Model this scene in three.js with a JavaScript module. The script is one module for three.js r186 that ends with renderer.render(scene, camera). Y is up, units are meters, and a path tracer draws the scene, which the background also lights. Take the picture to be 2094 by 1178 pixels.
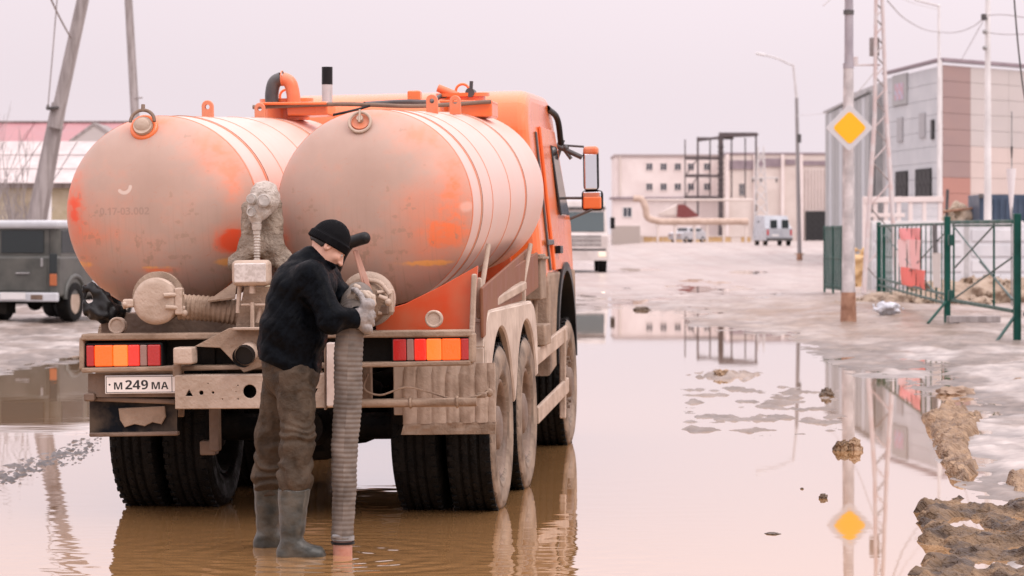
import * as THREE from 'three';
import { RoundedBoxGeometry } from 'three/addons/geometries/RoundedBoxGeometry.js';
import { mergeGeometries } from 'three/addons/utils/BufferGeometryUtils.js';
import { createNoise2D, createNoise3D } from 'simplex-noise';

// ---------------------------------------------------------------- camera, sky, sun, exposure
const F = 5265, HZ = 478, CX = 1047, EYE = 1.72;          // focal length, horizon row, centre column (photo pixels), eye height (m)
const scene = new THREE.Scene();
const camera = new THREE.PerspectiveCamera(2 * Math.atan(589 / F) * 180 / Math.PI, 2094 / 1178, 0.1, 4000);
camera.position.set(0, EYE, 0);
camera.setViewOffset(2094, 1178, 0, 589 - HZ, 2094, 1178);
camera.focus = 14.8; camera.userData.fStop = 4.6;
const renderer = new THREE.WebGLRenderer({ antialias: true });
renderer.toneMapping = THREE.LinearToneMapping;
renderer.toneMappingExposure = 1.0;
renderer.shadowMap.enabled = true;
{ // overcast sky: brightest overhead, paler and pinkish near the horizon
  const W = 512, H = 256, d = new Float32Array(W * H * 4);
  const nz = createNoise3D(rng(5));
  for (let j = 0; j < H; j++) {
    const el = ((j + 0.5) / H - 0.5) * Math.PI, s = Math.max(0, Math.sin(el)), ce = Math.cos(el);
    for (let i = 0; i < W; i++) {
      const az = ((i + 0.5) / W - 0.5) * 2 * Math.PI;
      const x = Math.cos(az) * ce, z = Math.sin(az) * ce;
      const n = 1 + (0.05 * nz(x * 2, s * 5, z * 2) + 0.03 * nz(x * 5, s * 12, z * 5)) * Math.min(1, 0.25 + s * 3);
      const L = 0.825 * (1 + 2.0 * Math.max(0, s - 0.06)) * n * (1 + 0.05 * x), k = (j * W + i) * 4;
      d[k] = L * 1.06; d[k + 1] = L * (0.925 + 0.04 * s); d[k + 2] = L * (0.985 + 0.03 * s); d[k + 3] = 1;
    }
  }
  const t = new THREE.DataTexture(d, W, H, THREE.RGBAFormat, THREE.FloatType);
  t.mapping = THREE.EquirectangularReflectionMapping; t.minFilter = t.magFilter = THREE.LinearFilter; t.needsUpdate = true;
  scene.background = t; scene.environment = t;
}
const sun = new THREE.DirectionalLight(new THREE.Color(1, 0.95, 0.9), 1.1);
sun.position.set(26, 34, 6); sun.target.position.set(0, 0, -16); sun.castShadow = true; sun.shadow.radius = 60;
Object.assign(sun.shadow.camera, { left: -40, right: 40, top: 40, bottom: -40, near: 1, far: 160 });
sun.shadow.mapSize.set(2048, 2048);
scene.add(sun, sun.target);

// ---------------------------------------------------------------- helpers
function rng(a) { return () => { a = (a + 0x6d2b79f5) | 0; let t = Math.imul(a ^ (a >>> 15), 1 | a); t = (t + Math.imul(t ^ (t >>> 7), 61 | t)) ^ t; return ((t ^ (t >>> 14)) >>> 0) / 4294967296; }; }
const V = (x, y, z) => new THREE.Vector3(x, y, z);
const n2 = createNoise2D(rng(11)), n3 = createNoise3D(rng(23));
const clamp = (x, a = 0, b = 1) => Math.min(b, Math.max(a, x));
const sst = (a, b, x) => { const t = clamp((x - a) / (b - a)); return t * t * (3 - 2 * t); };
const lerp = (a, b, t) => a + (b - a) * t;
const fbm = (x, y, o = 4) => { let s = 0, a = 0.5; for (let i = 0; i < o; i++) { s += a * n2(x + i * 17.3, y - i * 9.1); x *= 2.03; y *= 2.03; a *= 0.5; } return s; };
const P = (px, py, D) => V((px - CX) / F * D, EYE - (py - HZ) / F * D, -D);      // point at distance D that shows at a photo pixel
const G = (px, py) => P(px, py, F * EYE / (py - HZ));                             // point on level ground
const names = {};
const numbered = (n) => { names[n] = (names[n] ?? -1) + 1; return names[n] ? n + '_' + String(names[n]).padStart(3, '0') : n; };
function thing(name, label, category, pos = V(0, 0, 0), turn = 0, group) {
  const o = new THREE.Group(); o.name = numbered(name); o.position.copy(pos); o.rotation.y = turn;
  o.userData = { label, category }; if (group) o.userData.group = group; scene.add(o); return o;
}
function norm(g) {
  g = g.index ? g.toNonIndexed() : g; if (!g.attributes.normal) g.computeVertexNormals();
  if (!g.attributes.uv) g.setAttribute('uv', new THREE.BufferAttribute(new Float32Array(g.attributes.position.count * 2), 2));
  for (const k of Object.keys(g.attributes)) if (!['position', 'normal', 'uv', 'color'].includes(k)) g.deleteAttribute(k);
  g.morphAttributes = {}; return g;
}
function boxUV(g) {
  const p = g.attributes.position, n = g.attributes.normal, u = g.attributes.uv;
  for (let i = 0; i < p.count; i += 3) {
    let ax = 0, ay = 0, az = 0;
    for (let k = 0; k < 3; k++) { ax += n.getX(i + k); ay += n.getY(i + k); az += n.getZ(i + k); }
    ax = Math.abs(ax); ay = Math.abs(ay); az = Math.abs(az);
    for (let k = i; k < i + 3; k++) {
      const x = p.getX(k), y = p.getY(k), z = p.getZ(k);
      if (az >= ax && az >= ay) u.setXY(k, x, y); else if (ax >= ay) u.setXY(k, z + 0.37, y); else u.setXY(k, x + 0.61, z);
    }
  }
  return g;
}
function geo(list, keepUV) {
  list = [].concat(list).flat(9).map(norm);
  const g = list.length > 1 ? mergeGeometries(list, false) : list[0];
  return keepUV ? g : boxUV(g);
}
function mesh(name, list, mat, parent = scene, label, keepUV) {
  const m = new THREE.Mesh(geo(list, keepUV), mat); m.name = parent === scene ? numbered(name) : name;
  m.castShadow = m.receiveShadow = true; if (label) m.userData.label = label; parent.add(m); return m;
}
function one(name, list, mat, label, category, group) {                            // a thing of one mesh
  const m = mesh(name, list, mat); m.userData = { label, category }; if (group) m.userData.group = group; return m;
}
const T = (g, p, r) => { if (r) { g.rotateX(r[0]); g.rotateY(r[1]); g.rotateZ(r[2]); } if (p) g.translate(p.x ?? p[0], p.y ?? p[1], p.z ?? p[2]); return g; };
const box = (w, h, d, p, r, rad) => T(rad === 0 || Math.min(w, h, d) < 0.004 ? new THREE.BoxGeometry(w, h, d) : new RoundedBoxGeometry(w, h, d, 1, Math.min(rad ?? 0.012, Math.min(w, h, d) * 0.35)), p, r);
const cyl = (r1, r2, h, p, r, seg = 20, open) => T(new THREE.CylinderGeometry(r1, r2, h, seg, 1, !!open), p, r);
const ball = (r, p, sx = 1, sy = 1, sz = 1, w = 16, h = 12) => { const g = new THREE.SphereGeometry(r, w, h); g.scale(sx, sy, sz); return T(g, p); };
const tor = (R, r, p, rot, arc = Math.PI * 2, a = 8, b = 24) => T(new THREE.TorusGeometry(R, r, a, b, arc), p, rot);
function along(g, a, b) { // geometry modelled along +y from 0 to 1 length -> from a to b
  const d = b.clone().sub(a), q = new THREE.Quaternion().setFromUnitVectors(V(0, 1, 0), d.clone().normalize());
  g.applyQuaternion(q); g.translate((a.x + b.x) / 2, (a.y + b.y) / 2, (a.z + b.z) / 2); return g;
}
const rod = (a, b, r, r2 = r, seg = 10) => along(new THREE.CylinderGeometry(r2, r, a.distanceTo(b), seg), a, b);
function bar(a, b, w, h, up = V(0, 1, 0), rad) { // box section from a to b: h along "up", w across
  const d = b.clone().sub(a), L = d.length(), z = d.normalize(), x = up.clone().cross(z).normalize(), y = z.clone().cross(x);
  const g = box(w, h, L, null, null, rad); g.applyMatrix4(new THREE.Matrix4().makeBasis(x, y, z)); return T(g, a.clone().add(b).multiplyScalar(0.5));
}
const tube = (pts, r, seg, rs = 10) => new THREE.TubeGeometry(new THREE.CatmullRomCurve3(pts), seg ?? pts.length * 8, r, rs, false);
const lathe = (pts, seg = 40) => new THREE.LatheGeometry(pts.map(([r, y]) => new THREE.Vector2(r, y)), seg);
function ext(pts, depth, holes = [], bev = 0.004, seg = 12) { // outline in x,y, thickness along z (0..depth)
  const s = Array.isArray(pts) ? new THREE.Shape(pts.map(([x, y]) => new THREE.Vector2(x, y))) : pts;
  for (const h of holes) s.holes.push(Array.isArray(h) ? new THREE.Path(h.map(([x, y]) => new THREE.Vector2(x, y))) : h);
  return new THREE.ExtrudeGeometry(s, { depth, bevelEnabled: bev > 0, bevelSize: bev, bevelThickness: bev, bevelSegments: 1, curveSegments: seg });
}
const circ = (x, y, r) => { const p = new THREE.Path(); p.absarc(x, y, r, 0, Math.PI * 2, true); return p; };
function quadSheet(a, b, c, d, th, nu = 1, nv = 1, f) { // sheet a,b,c,d (counter-clockwise seen from its front), thickened backwards
  const n = b.clone().sub(a).cross(d.clone().sub(a)).normalize(), pos = [], uv = [], idx = [];
  const L = a.distanceTo(b), M = a.distanceTo(d);
  for (let s = 0; s < 2; s++) for (let j = 0; j <= nv; j++) for (let i = 0; i <= nu; i++) {
    const u = i / nu, v = j / nv, p = a.clone().lerp(b, u).lerp(d.clone().lerp(c, u), v);
    const o = f ? f(u, v) : 0; p.addScaledVector(n, o - s * th); pos.push(p.x, p.y, p.z); uv.push(u * L, v * M);
  }
  const W = nu + 1, K = W * (nv + 1), q = (p0, p1, p2, p3) => idx.push(p0, p1, p2, p0, p2, p3);
  for (let j = 0; j < nv; j++) for (let i = 0; i < nu; i++) { const k = j * W + i; q(k, k + 1, k + W + 1, k + W); q(K + k, K + k + W, K + k + W + 1, K + k + 1); }
  for (let i = 0; i < nu; i++) { q(i, K + i, K + i + 1, i + 1); const k = nv * W + i; q(k, k + 1, K + k + 1, K + k); }
  for (let j = 0; j < nv; j++) { const k = j * W; q(k, k + W, K + k + W, K + k); const m = k + nu; q(m, K + m, K + m + W, m + W); }
  let g = new THREE.BufferGeometry(); g.setAttribute('position', new THREE.Float32BufferAttribute(pos, 3)); g.setAttribute('uv', new THREE.Float32BufferAttribute(uv, 2)); g.setIndex(idx);
  g = g.toNonIndexed(); g.computeVertexNormals(); return g;
}
// surface nets: the zero surface of f, with smooth normals from its gradient
function nets(f, lo, hi, h) {
  const nx = Math.ceil((hi[0] - lo[0]) / h) + 1, ny = Math.ceil((hi[1] - lo[1]) / h) + 1, nz = Math.ceil((hi[2] - lo[2]) / h) + 1;
  const v = new Float32Array(nx * ny * nz), id = new Int32Array(nx * ny * nz).fill(-1), at = (i, j, k) => (k * ny + j) * nx + i;
  for (let k = 0; k < nz; k++) for (let j = 0; j < ny; j++) for (let i = 0; i < nx; i++) v[at(i, j, k)] = f(lo[0] + i * h, lo[1] + j * h, lo[2] + k * h);
  const pos = [], idx = [];
  for (let k = 0; k < nz - 1; k++) for (let j = 0; j < ny - 1; j++) for (let i = 0; i < nx - 1; i++) {
    let c = 0, sx = 0, sy = 0, sz = 0;
    const e = (a, b, c0, a2, b2, c2) => { const p = v[at(i + a, j + b, k + c0)], q = v[at(i + a2, j + b2, k + c2)]; if ((p < 0) !== (q < 0)) { const t = p / (p - q); sx += a + (a2 - a) * t; sy += b + (b2 - b) * t; sz += c0 + (c2 - c0) * t; c++; } };
    for (let a = 0; a < 2; a++) for (let b = 0; b < 2; b++) { e(0, a, b, 1, a, b); e(a, 0, b, a, 1, b); e(a, b, 0, a, b, 1); }
    if (c) { id[at(i, j, k)] = pos.length / 3; pos.push(lo[0] + (i + sx / c) * h, lo[1] + (j + sy / c) * h, lo[2] + (k + sz / c) * h); }
  }
  const quad = (a, b, c, d, flip) => { if (a < 0 || b < 0 || c < 0 || d < 0) return; flip ? idx.push(a, c, b, a, d, c) : idx.push(a, b, c, a, c, d); };
  for (let k = 1; k < nz - 1; k++) for (let j = 1; j < ny - 1; j++) for (let i = 1; i < nx - 1; i++) {
    const s = v[at(i, j, k)] < 0;
    if (s !== v[at(i + 1, j, k)] < 0) quad(id[at(i, j - 1, k - 1)], id[at(i, j, k - 1)], id[at(i, j, k)], id[at(i, j - 1, k)], !s);
    if (s !== v[at(i, j + 1, k)] < 0) quad(id[at(i - 1, j, k - 1)], id[at(i - 1, j, k)], id[at(i, j, k)], id[at(i, j, k - 1)], !s);
    if (s !== v[at(i, j, k + 1)] < 0) quad(id[at(i - 1, j - 1, k)], id[at(i, j - 1, k)], id[at(i, j, k)], id[at(i - 1, j, k)], !s);
  }
  const nor = new Float32Array(pos.length), e = h * 0.6;
  for (let i = 0; i < pos.length; i += 3) {
    const x = pos[i], y = pos[i + 1], z = pos[i + 2];
    const a = f(x + e, y, z) - f(x - e, y, z), b = f(x, y + e, z) - f(x, y - e, z), c = f(x, y, z + e) - f(x, y, z - e), l = Math.hypot(a, b, c) || 1;
    nor[i] = a / l; nor[i + 1] = b / l; nor[i + 2] = c / l;
  }
  const g = new THREE.BufferGeometry();
  g.setAttribute('position', new THREE.Float32BufferAttribute(pos, 3)); g.setAttribute('normal', new THREE.BufferAttribute(nor, 3)); g.setIndex(idx); return g;
}
const cap = (x, y, z, a, b, ra, rb) => { // tapered capsule distance
  const bx = b[0] - a[0], by = b[1] - a[1], bz = b[2] - a[2], px = x - a[0], py = y - a[1], pz = z - a[2];
  const t = clamp((px * bx + py * by + pz * bz) / (bx * bx + by * by + bz * bz + 1e-9));
  return Math.hypot(px - bx * t, py - by * t, pz - bz * t) - lerp(ra, rb, t);
};
const ell = (x, y, z, c, r) => { const a = (x - c[0]) / r[0], b = (y - c[1]) / r[1], d = (z - c[2]) / r[2], k = Math.hypot(a, b, d); return (k - 1) * Math.min(r[0], r[1], r[2]); };
const smin = (a, b, k) => { const h = clamp(0.5 + 0.5 * (b - a) / k); return lerp(b, a, h) - k * h * (1 - h); };

// ---------------------------------------------------------------- materials
const lin2s = (c) => (c <= 0.0031308 ? c * 12.92 : 1.055 * Math.pow(c, 1 / 2.4) - 0.055);
function tileNoise(S, seed, per, oct, sx = 1) { // tiling value noise, 0..1
  const out = new Float32Array(S * S); let amp = 1, tot = 0;
  for (let o = 0; o < oct; o++) {
    const px = Math.max(1, Math.round(per * sx)) << o, py = per << o, R = rng(seed + o * 101), L = Float32Array.from({ length: px * py }, R);
    for (let j = 0; j < S; j++) { const y = j / S * py, y0 = Math.floor(y), fy = sst(0, 1, y - y0), r0 = (y0 % py) * px, r1 = ((y0 + 1) % py) * px;
      for (let i = 0; i < S; i++) { const x = i / S * px, x0 = Math.floor(x), fx = sst(0, 1, x - x0), a = x0 % px, b = (x0 + 1) % px;
        out[j * S + i] += amp * lerp(lerp(L[r0 + a], L[r0 + b], fx), lerp(L[r1 + a], L[r1 + b], fx), fy); } }
    tot += amp; amp *= 0.55;
  }
  for (let i = 0; i < out.length; i++) out[i] /= tot;
  return out;
}
const NOISE = { soft: tileNoise(256, 3, 3, 6), fine: tileNoise(256, 77, 14, 4), streak: tileNoise(256, 41, 2, 5, 9) };
function dtex(S, f, srgb, H = S) {
  const d = new Uint8Array(S * H * 4);
  for (let j = 0; j < H; j++) for (let i = 0; i < S; i++) { const c = f(i, j), k = (j * S + i) * 4; for (let q = 0; q < 3; q++) d[k + q] = clamp(srgb ? lin2s(clamp(c[q])) : c[q]) * 255; d[k + 3] = 255; }
  const t = new THREE.DataTexture(d, S, H, THREE.RGBAFormat); t.wrapS = t.wrapT = THREE.RepeatWrapping; t.magFilter = THREE.LinearFilter; t.minFilter = THREE.LinearFilter;
  if (srgb) t.colorSpace = THREE.SRGBColorSpace; t.needsUpdate = true; return t;
}
const grey = {}; for (const k in NOISE) grey[k] = dtex(256, (i, j) => { const v = clamp((NOISE[k][j * 256 + i] - 0.25) * 2); return [v, 0.55 + 0.45 * v, v]; });
const rep = (t, s) => { const c = t.clone(); c.repeat.set(1 / s, 1 / s); c.needsUpdate = true; return c; };
const rgb = (c) => (typeof c === 'number' ? new THREE.Color(c).toArray() : c);
// c1..c2 mixed by noise of tile size s metres
function M(name, c1, c2, o = {}) {
  c1 = rgb(c1); c2 = rgb(c2 ?? c1);
  const A = NOISE[o.kind ?? 'soft'], B = NOISE.fine, k = o.con ?? 2.2;
  const m = new THREE.MeshPhysicalMaterial({ name, roughness: o.rough ?? 0.8, metalness: o.metal ?? 0 });
  if (o.plain) { m.color.setRGB(...c1.map((v, q) => (v + c2[q]) / 2)); m.roughnessMap = rep(grey.soft, o.s ?? 0.8); return m; }
  m.map = rep(dtex(256, (i, j) => { const t = clamp((A[j * 256 + i] - 0.5) * k + 0.5 + (B[j * 256 + i] - 0.5) * (o.grain ?? 0.3)); return [0, 1, 2].map((q) => lerp(c1[q], c2[q], t)); }, true), o.s ?? 0.8);
  m.roughnessMap = rep(grey[o.kind ?? 'soft'], o.s ?? 0.8);
  if (o.bump) { m.bumpMap = rep(grey[o.bk ?? 'fine'], o.bs ?? o.s ?? 0.5); m.bumpScale = o.bump; }
  if (o.spec !== undefined) m.specularIntensity = o.spec;
  if (o.coat) { m.clearcoat = o.coat; m.clearcoatRoughness = o.cr ?? 0.2; }

  return m;
}
const flat = (name, c, o = {}) => { const m = new THREE.MeshPhysicalMaterial({ name, roughness: 0.5, ...o }); m.color.setRGB(...rgb(c)); return m; };
const m = {
  mud: M('dried mud', [0.21, 0.145, 0.10], [0.40, 0.295, 0.22], { rough: 0.95, bump: 0.003, bs: 0.3, spec: 0.4 }),
  mudPale: M('pale dried mud', [0.36, 0.27, 0.205], [0.58, 0.46, 0.375], { rough: 0.95, bump: 0.0025, bs: 0.3, spec: 0.4 }),
  mudStreak: M('streaked mud', [0.25, 0.175, 0.125], [0.55, 0.43, 0.345], { rough: 0.95, kind: 'soft', s: 0.9, con: 1.6, grain: 0.8, bump: 0.002, bs: 0.3, spec: 0.4 }),
  mudDark: M('dark mud', [0.05, 0.038, 0.028], [0.16, 0.115, 0.08], { rough: 0.9, bump: 0.006, bs: 0.4 }),
  under: M('greasy underside', [0.006, 0.006, 0.006], [0.025, 0.021, 0.017], { rough: 0.8, bump: 0.004, spec: 0.15 }),
  rubber: M('tyre rubber', [0.005, 0.0055, 0.006], [0.017, 0.015, 0.013], { rough: 0.75, s: 0.3, bump: 0.003, bs: 0.15, spec: 0.2 }),
  rubberMud: M('muddy tyre side', [0.13, 0.095, 0.07], [0.36, 0.275, 0.21], { rough: 0.95, s: 0.5, bump: 0.002, spec: 0.4 }),
  wing: M('pale dusty wing', [0.36, 0.275, 0.215], [0.66, 0.55, 0.465], { rough: 0.9, s: 0.9, con: 1.5, grain: 0.7, spec: 0.4 }),
  orange: M('orange paint', [0.86, 0.16, 0.03], [0.80, 0.22, 0.07], { rough: 0.38, s: 1.6, coat: 0.5, cr: 0.15 }),
  orangeDust: M('dusty orange paint', [0.74, 0.17, 0.055], [0.56, 0.27, 0.17], { rough: 0.6, s: 0.9, coat: 0.2, cr: 0.4 }),
  orangeRed: M('red orange paint', [0.62, 0.07, 0.015], [0.52, 0.14, 0.06], { rough: 0.5, s: 0.9, coat: 0.3 }),
  frameRust: M('grimy orange frame', [0.20, 0.065, 0.03], [0.24, 0.125, 0.075], { rough: 0.8, s: 0.9, spec: 0.4 }),
  brown: M('brown grimy steel', [0.12, 0.075, 0.05], [0.27, 0.19, 0.14], { rough: 0.85, bump: 0.003 }),
  black: M('black plastic', [0.006, 0.006, 0.007], [0.014, 0.014, 0.014], { rough: 0.5, spec: 0.5 }),
  steel: M('grey steel', [0.22, 0.22, 0.22], [0.36, 0.35, 0.34], { rough: 0.5, metal: 0.3 }),
  darkSteel: M('dark steel', [0.05, 0.05, 0.052], [0.12, 0.11, 0.105], { rough: 0.6 }),
  white: M('white paint', [0.62, 0.60, 0.59], [0.76, 0.74, 0.73], { rough: 0.6, s: 2.2 }),
  glassDark: flat('dark glass', [0.02, 0.028, 0.03], { roughness: 0.06 }),
  mirror: flat('mirror glass', [0.75, 0.76, 0.78], { roughness: 0.04, metalness: 1 }),
};
// ---------------------------------------------------------------- ground and flood water
const inv = (x, D) => [CX + x / D * F, HZ + EYE / D * F];
const poly = (pts) => (px, py) => { // signed distance (rows count 2.4 times), negative inside
  let d = 1e9, s = false;
  for (let i = 0, j = pts.length - 1; i < pts.length; j = i++) {
    const [ax, ay] = pts[j], [bx, by] = pts[i], ex = bx - ax, ey = (by - ay) * 2.4, wx = px - ax, wy = (py - ay) * 2.4, t = clamp((wx * ex + wy * ey) / (ex * ex + ey * ey));
    d = Math.min(d, Math.hypot(wx - ex * t, wy - ey * t));
    if ((ay > py) !== (by > py) && px < (bx - ax) * (py - ay) / (by - ay) + ax) s = !s;
  }
  return s ? -d : d;
};
const pond = poly([[-700, 790], [0, 772], [100, 752], [172, 742], [300, 730], [700, 690], [1100, 655], [1165, 643], [1290, 640], [1402, 650], [1412, 684], [1565, 690], [1690, 728], [1712, 752],
  [1745, 776], [1838, 782], [1905, 838], [1900, 925], [1946, 985], [1950, 1006], [1886, 1030], [1856, 1095], [1866, 1178], [1900, 1300], [2000, 2600], [-3000, 2600]]);
const heapA = poly([[1866, 1250], [1860, 1140], [1868, 1085], [1890, 1038], [1960, 1018], [2060, 1025], [2200, 1000], [2600, 1000], [2600, 1700], [1920, 1700]]);
const gs = (a, b, sa, sb) => Math.exp(-(a * a) / (sa * sa) - (b * b) / (sb * sb));
function groundY(x, D) {
  if (D < 4.2) D = 4.2;
  const [px, py] = inv(x, D);
  const near = sst(140, 30, D), fine = fbm(x * 1.7, D * 1.7, 4), big = fbm(x * 0.22 + 5, D * 0.12, 3);
  let sd = D > 75 || Math.abs(px - 1047) > 3200 ? 400 : pond(px, py);
  sd += fine * 26 + big * 22;
  const base = lerp(0.020 + 0.035 * sst(80, 260, sd), 0.013, sst(48, 75, D)) + 0.04 * sst(1000, 600, px) * sst(-20, 60, sd) + 0.06 * sst(1700, 1850, px) * sst(735, 690, py) * sst(400, 200, D);
  let h = sd < 0 ? -0.055 * Math.min(1, -sd / 50) : lerp(-0.004, base, Math.min(1, sd / 120));
  const out = sst(-10, 60, sd), rut = fbm(x * 1.1 + 2, D * 0.5, 4), fl = fbm(x * 3.4, D * 1.8, 3);
  h += out * (0.036 * rut + 0.018 * fl + 0.022 * big) * sst(110, 45, D);
  h += out * sst(45, 80, D) * (0.034 * fbm(x * 0.16, D * 0.035, 4) + 0.014 * fbm(x * 0.7, D * 0.12, 3));
  if (D < 90 && px > 1100) h += out * 0.012 * Math.sin((x - D * 0.12) * 3.2 + big * 5) * near;
  // gravel spit on the left
  if (px < 330 && D < 30) { const yc = 978 - (px - 0) * 0.36, g = Math.exp(-(((py - yc) / 54) ** 2)) * sst(330, 170, px); h += g * (0.05 + 0.012 * n2(x * 5, D * 2.5) + 0.018 * n2(x * 19, D * 9) + 0.018 * n2(x * 43, D * 21)); }
  // mud islands and half-drowned tracks
  h += 0.085 * gs(px - 1490, py - 768, 95, 11) * (1 + 0.8 * n2(x * 5, D * 1.5));
  h += 0.05 * gs(px - 1480, py - 742, 120, 5);
  h += sst(1330, 1430, px) * sst(1790, 1690, px) * sst(772, 800, py) * sst(915, 880, py) * (0.04 + 0.075 * fbm(x * 1.3 + 9, D * 0.8, 4) + 0.022 * fbm(x * 5, D * 3.2 + 4, 3));
  // far ground rises to the right, and banks lift a little towards the fence
  h += 0.85 * sst(140, 185, D) * sst(3, 15, x) + 0.25 * sst(170, 260, D) * sst(10, -10, x);
  h += 0.10 * gs(px - 1735, py - 640, 150, 28) * sst(-5, 40, sd);
  if (D < 22 && px > 1800) h -= 0.06 * sst(12, -40, heapA(px, py));
  return h;
}
function fan(rings, angles, yOf, colOf) {
  const nr = rings.length, na = angles.length, pos = new Float32Array(nr * na * 3), uv = new Float32Array(nr * na * 2), col = colOf ? new Float32Array(nr * na * 3) : null, idx = [];
  for (let j = 0; j < nr; j++) for (let i = 0; i < na; i++) {
    const r = rings[j], k = j * na + i, x = Math.sin(angles[i]) * r, D = Math.cos(angles[i]) * r, y = yOf(x, D);
    pos[k * 3] = x; pos[k * 3 + 1] = y; pos[k * 3 + 2] = -D; uv[k * 2] = x; uv[k * 2 + 1] = D;
    if (col) { const c = colOf(x, D, y); col[k * 3] = c[0]; col[k * 3 + 1] = c[1]; col[k * 3 + 2] = c[2]; }
    if (i && j) { const a = k - na - 1, b = k - na, c = k, d = k - 1; idx.push(a, b, c, a, c, d); }
  }
  const g = new THREE.BufferGeometry(); g.setAttribute('position', new THREE.BufferAttribute(pos, 3)); g.setAttribute('uv', new THREE.BufferAttribute(uv, 2));
  if (col) g.setAttribute('color', new THREE.BufferAttribute(col, 3)); g.setIndex(idx); g.computeVertexNormals(); return g;
}
const steps = (list) => { const o = []; for (const [a, b, n] of list) for (let i = 0; i < n; i++) o.push(a * Math.pow(b / a, i / n)); o.push(list.at(-1)[1]); return o; };
const angs = (() => { const o = [], d = Math.PI / 180; for (let a = -180; a < -60; a += 10) o.push(a * d); for (let a = -60; a < -14; a += 2) o.push(a * d); for (let a = -14; a < 14; a += 0.06) o.push(a * d); for (let a = 14; a < 60; a += 2) o.push(a * d); for (let a = 60; a <= 180.01; a += 10) o.push(a * d); return o; })();
{
  const wet = new THREE.MeshPhysicalMaterial({ name: 'wet mud', vertexColors: true, roughness: 0.9, ior: 1.33, clearcoat: 0.32, clearcoatRoughness: 0.3 });
  wet.bumpMap = rep(grey.fine, 1.6); wet.bumpScale = 0.007; wet.roughnessMap = rep(grey.soft, 3.1);
  wet.map = rep(dtex(256, (i, j) => { const v = 0.8 + 0.5 * (NOISE.fine[j * 256 + i] - 0.5) + 0.5 * (NOISE.soft[j * 256 + i] - 0.5); return [v, v, v]; }, true), 2.3);
  wet.clearcoatRoughnessMap = rep(grey.soft, 4.7);
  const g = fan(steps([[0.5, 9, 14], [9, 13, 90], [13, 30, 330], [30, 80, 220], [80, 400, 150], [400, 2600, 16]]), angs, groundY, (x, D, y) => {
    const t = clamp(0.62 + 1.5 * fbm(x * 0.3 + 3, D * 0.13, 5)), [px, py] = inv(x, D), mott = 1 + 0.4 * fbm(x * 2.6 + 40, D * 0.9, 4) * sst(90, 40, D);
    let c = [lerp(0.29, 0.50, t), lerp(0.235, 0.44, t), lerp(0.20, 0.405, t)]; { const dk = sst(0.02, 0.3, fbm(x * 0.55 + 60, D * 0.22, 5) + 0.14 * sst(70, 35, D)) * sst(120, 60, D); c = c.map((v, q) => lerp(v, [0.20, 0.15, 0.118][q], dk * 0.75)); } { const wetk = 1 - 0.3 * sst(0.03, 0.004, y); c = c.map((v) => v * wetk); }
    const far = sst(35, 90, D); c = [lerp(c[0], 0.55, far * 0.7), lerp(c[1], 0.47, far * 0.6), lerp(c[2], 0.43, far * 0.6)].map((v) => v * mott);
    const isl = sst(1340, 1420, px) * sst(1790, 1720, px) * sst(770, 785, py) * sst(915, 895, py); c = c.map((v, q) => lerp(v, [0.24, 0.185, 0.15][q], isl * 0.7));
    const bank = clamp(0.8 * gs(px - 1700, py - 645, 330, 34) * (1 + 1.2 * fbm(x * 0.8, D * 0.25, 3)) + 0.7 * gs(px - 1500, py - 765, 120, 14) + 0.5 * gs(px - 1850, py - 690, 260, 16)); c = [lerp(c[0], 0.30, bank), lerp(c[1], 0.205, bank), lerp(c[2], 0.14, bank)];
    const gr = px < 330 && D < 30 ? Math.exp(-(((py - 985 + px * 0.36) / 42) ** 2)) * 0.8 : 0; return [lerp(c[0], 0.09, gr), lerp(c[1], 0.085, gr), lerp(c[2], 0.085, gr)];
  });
  const o = mesh('muddy_ground', g, wet, scene, null, true); o.userData = { kind: 'structure' };
}
{
  const w = new THREE.MeshPhysicalMaterial({ name: 'muddy water', roughness: 0.02, ior: 1.6, clearcoat: 0.75, clearcoatRoughness: 0.02 }); w.color.setRGB(0.42, 0.225, 0.09);
  const wave = (x, D) => {
    const man = Math.exp(-(((x + 1.05) / 1.7) ** 2 + ((D - 13.3) / 1.5) ** 2)), tr = Math.exp(-(((x + 0.9) / 2.2) ** 2 + ((D - 15) / 4) ** 2)), r = Math.hypot(x + 0.98, D - 13.75);
    let y = 0.00022 * n2(x * 0.9, D * 0.8) + (0.00010 + 0.00034 * tr) * n2(x * 2.1 + 7, D * 3.4) + (0.00002 + 0.0001 * tr + 0.0008 * man) * n2(x * 4 + 3, D * 7.5);
    y += man * 0.0022 * Math.sin(r * 36 + n2(x, D) * 2) * Math.exp(-r * 1.1);
    return y * sst(60, 25, D) * lerp(1, 0.16, sst(0.9, 2.0, x));
  };
  const d = Math.PI / 180, an = []; for (let a = -40; a < -13; a += 1) an.push(a * d); for (let a = -13; a < 13; a += 0.1) an.push(a * d); for (let a = 13; a <= 40; a += 1) an.push(a * d);
  const g = fan(steps([[4.3, 11.5, 60], [11.5, 18, 330], [18, 30, 200], [30, 66, 90], [66, 240, 40]]), an, wave);
  const n = g.attributes.normal, p = g.attributes.position, e = 0.004;
  for (let i = 0; i < p.count; i++) { const x = p.getX(i), D = -p.getZ(i), a = (wave(x + e, D) - wave(x - e, D)) / (2 * e), b = (wave(x, D + e) - wave(x, D - e)) / (2 * e), l = Math.hypot(a, 1, b); n.setXYZ(i, -a / l, 1 / l, b / l); }
  const o = mesh('flood_water', g, w, scene, null, true); o.userData = { kind: 'structure' };
}
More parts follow.
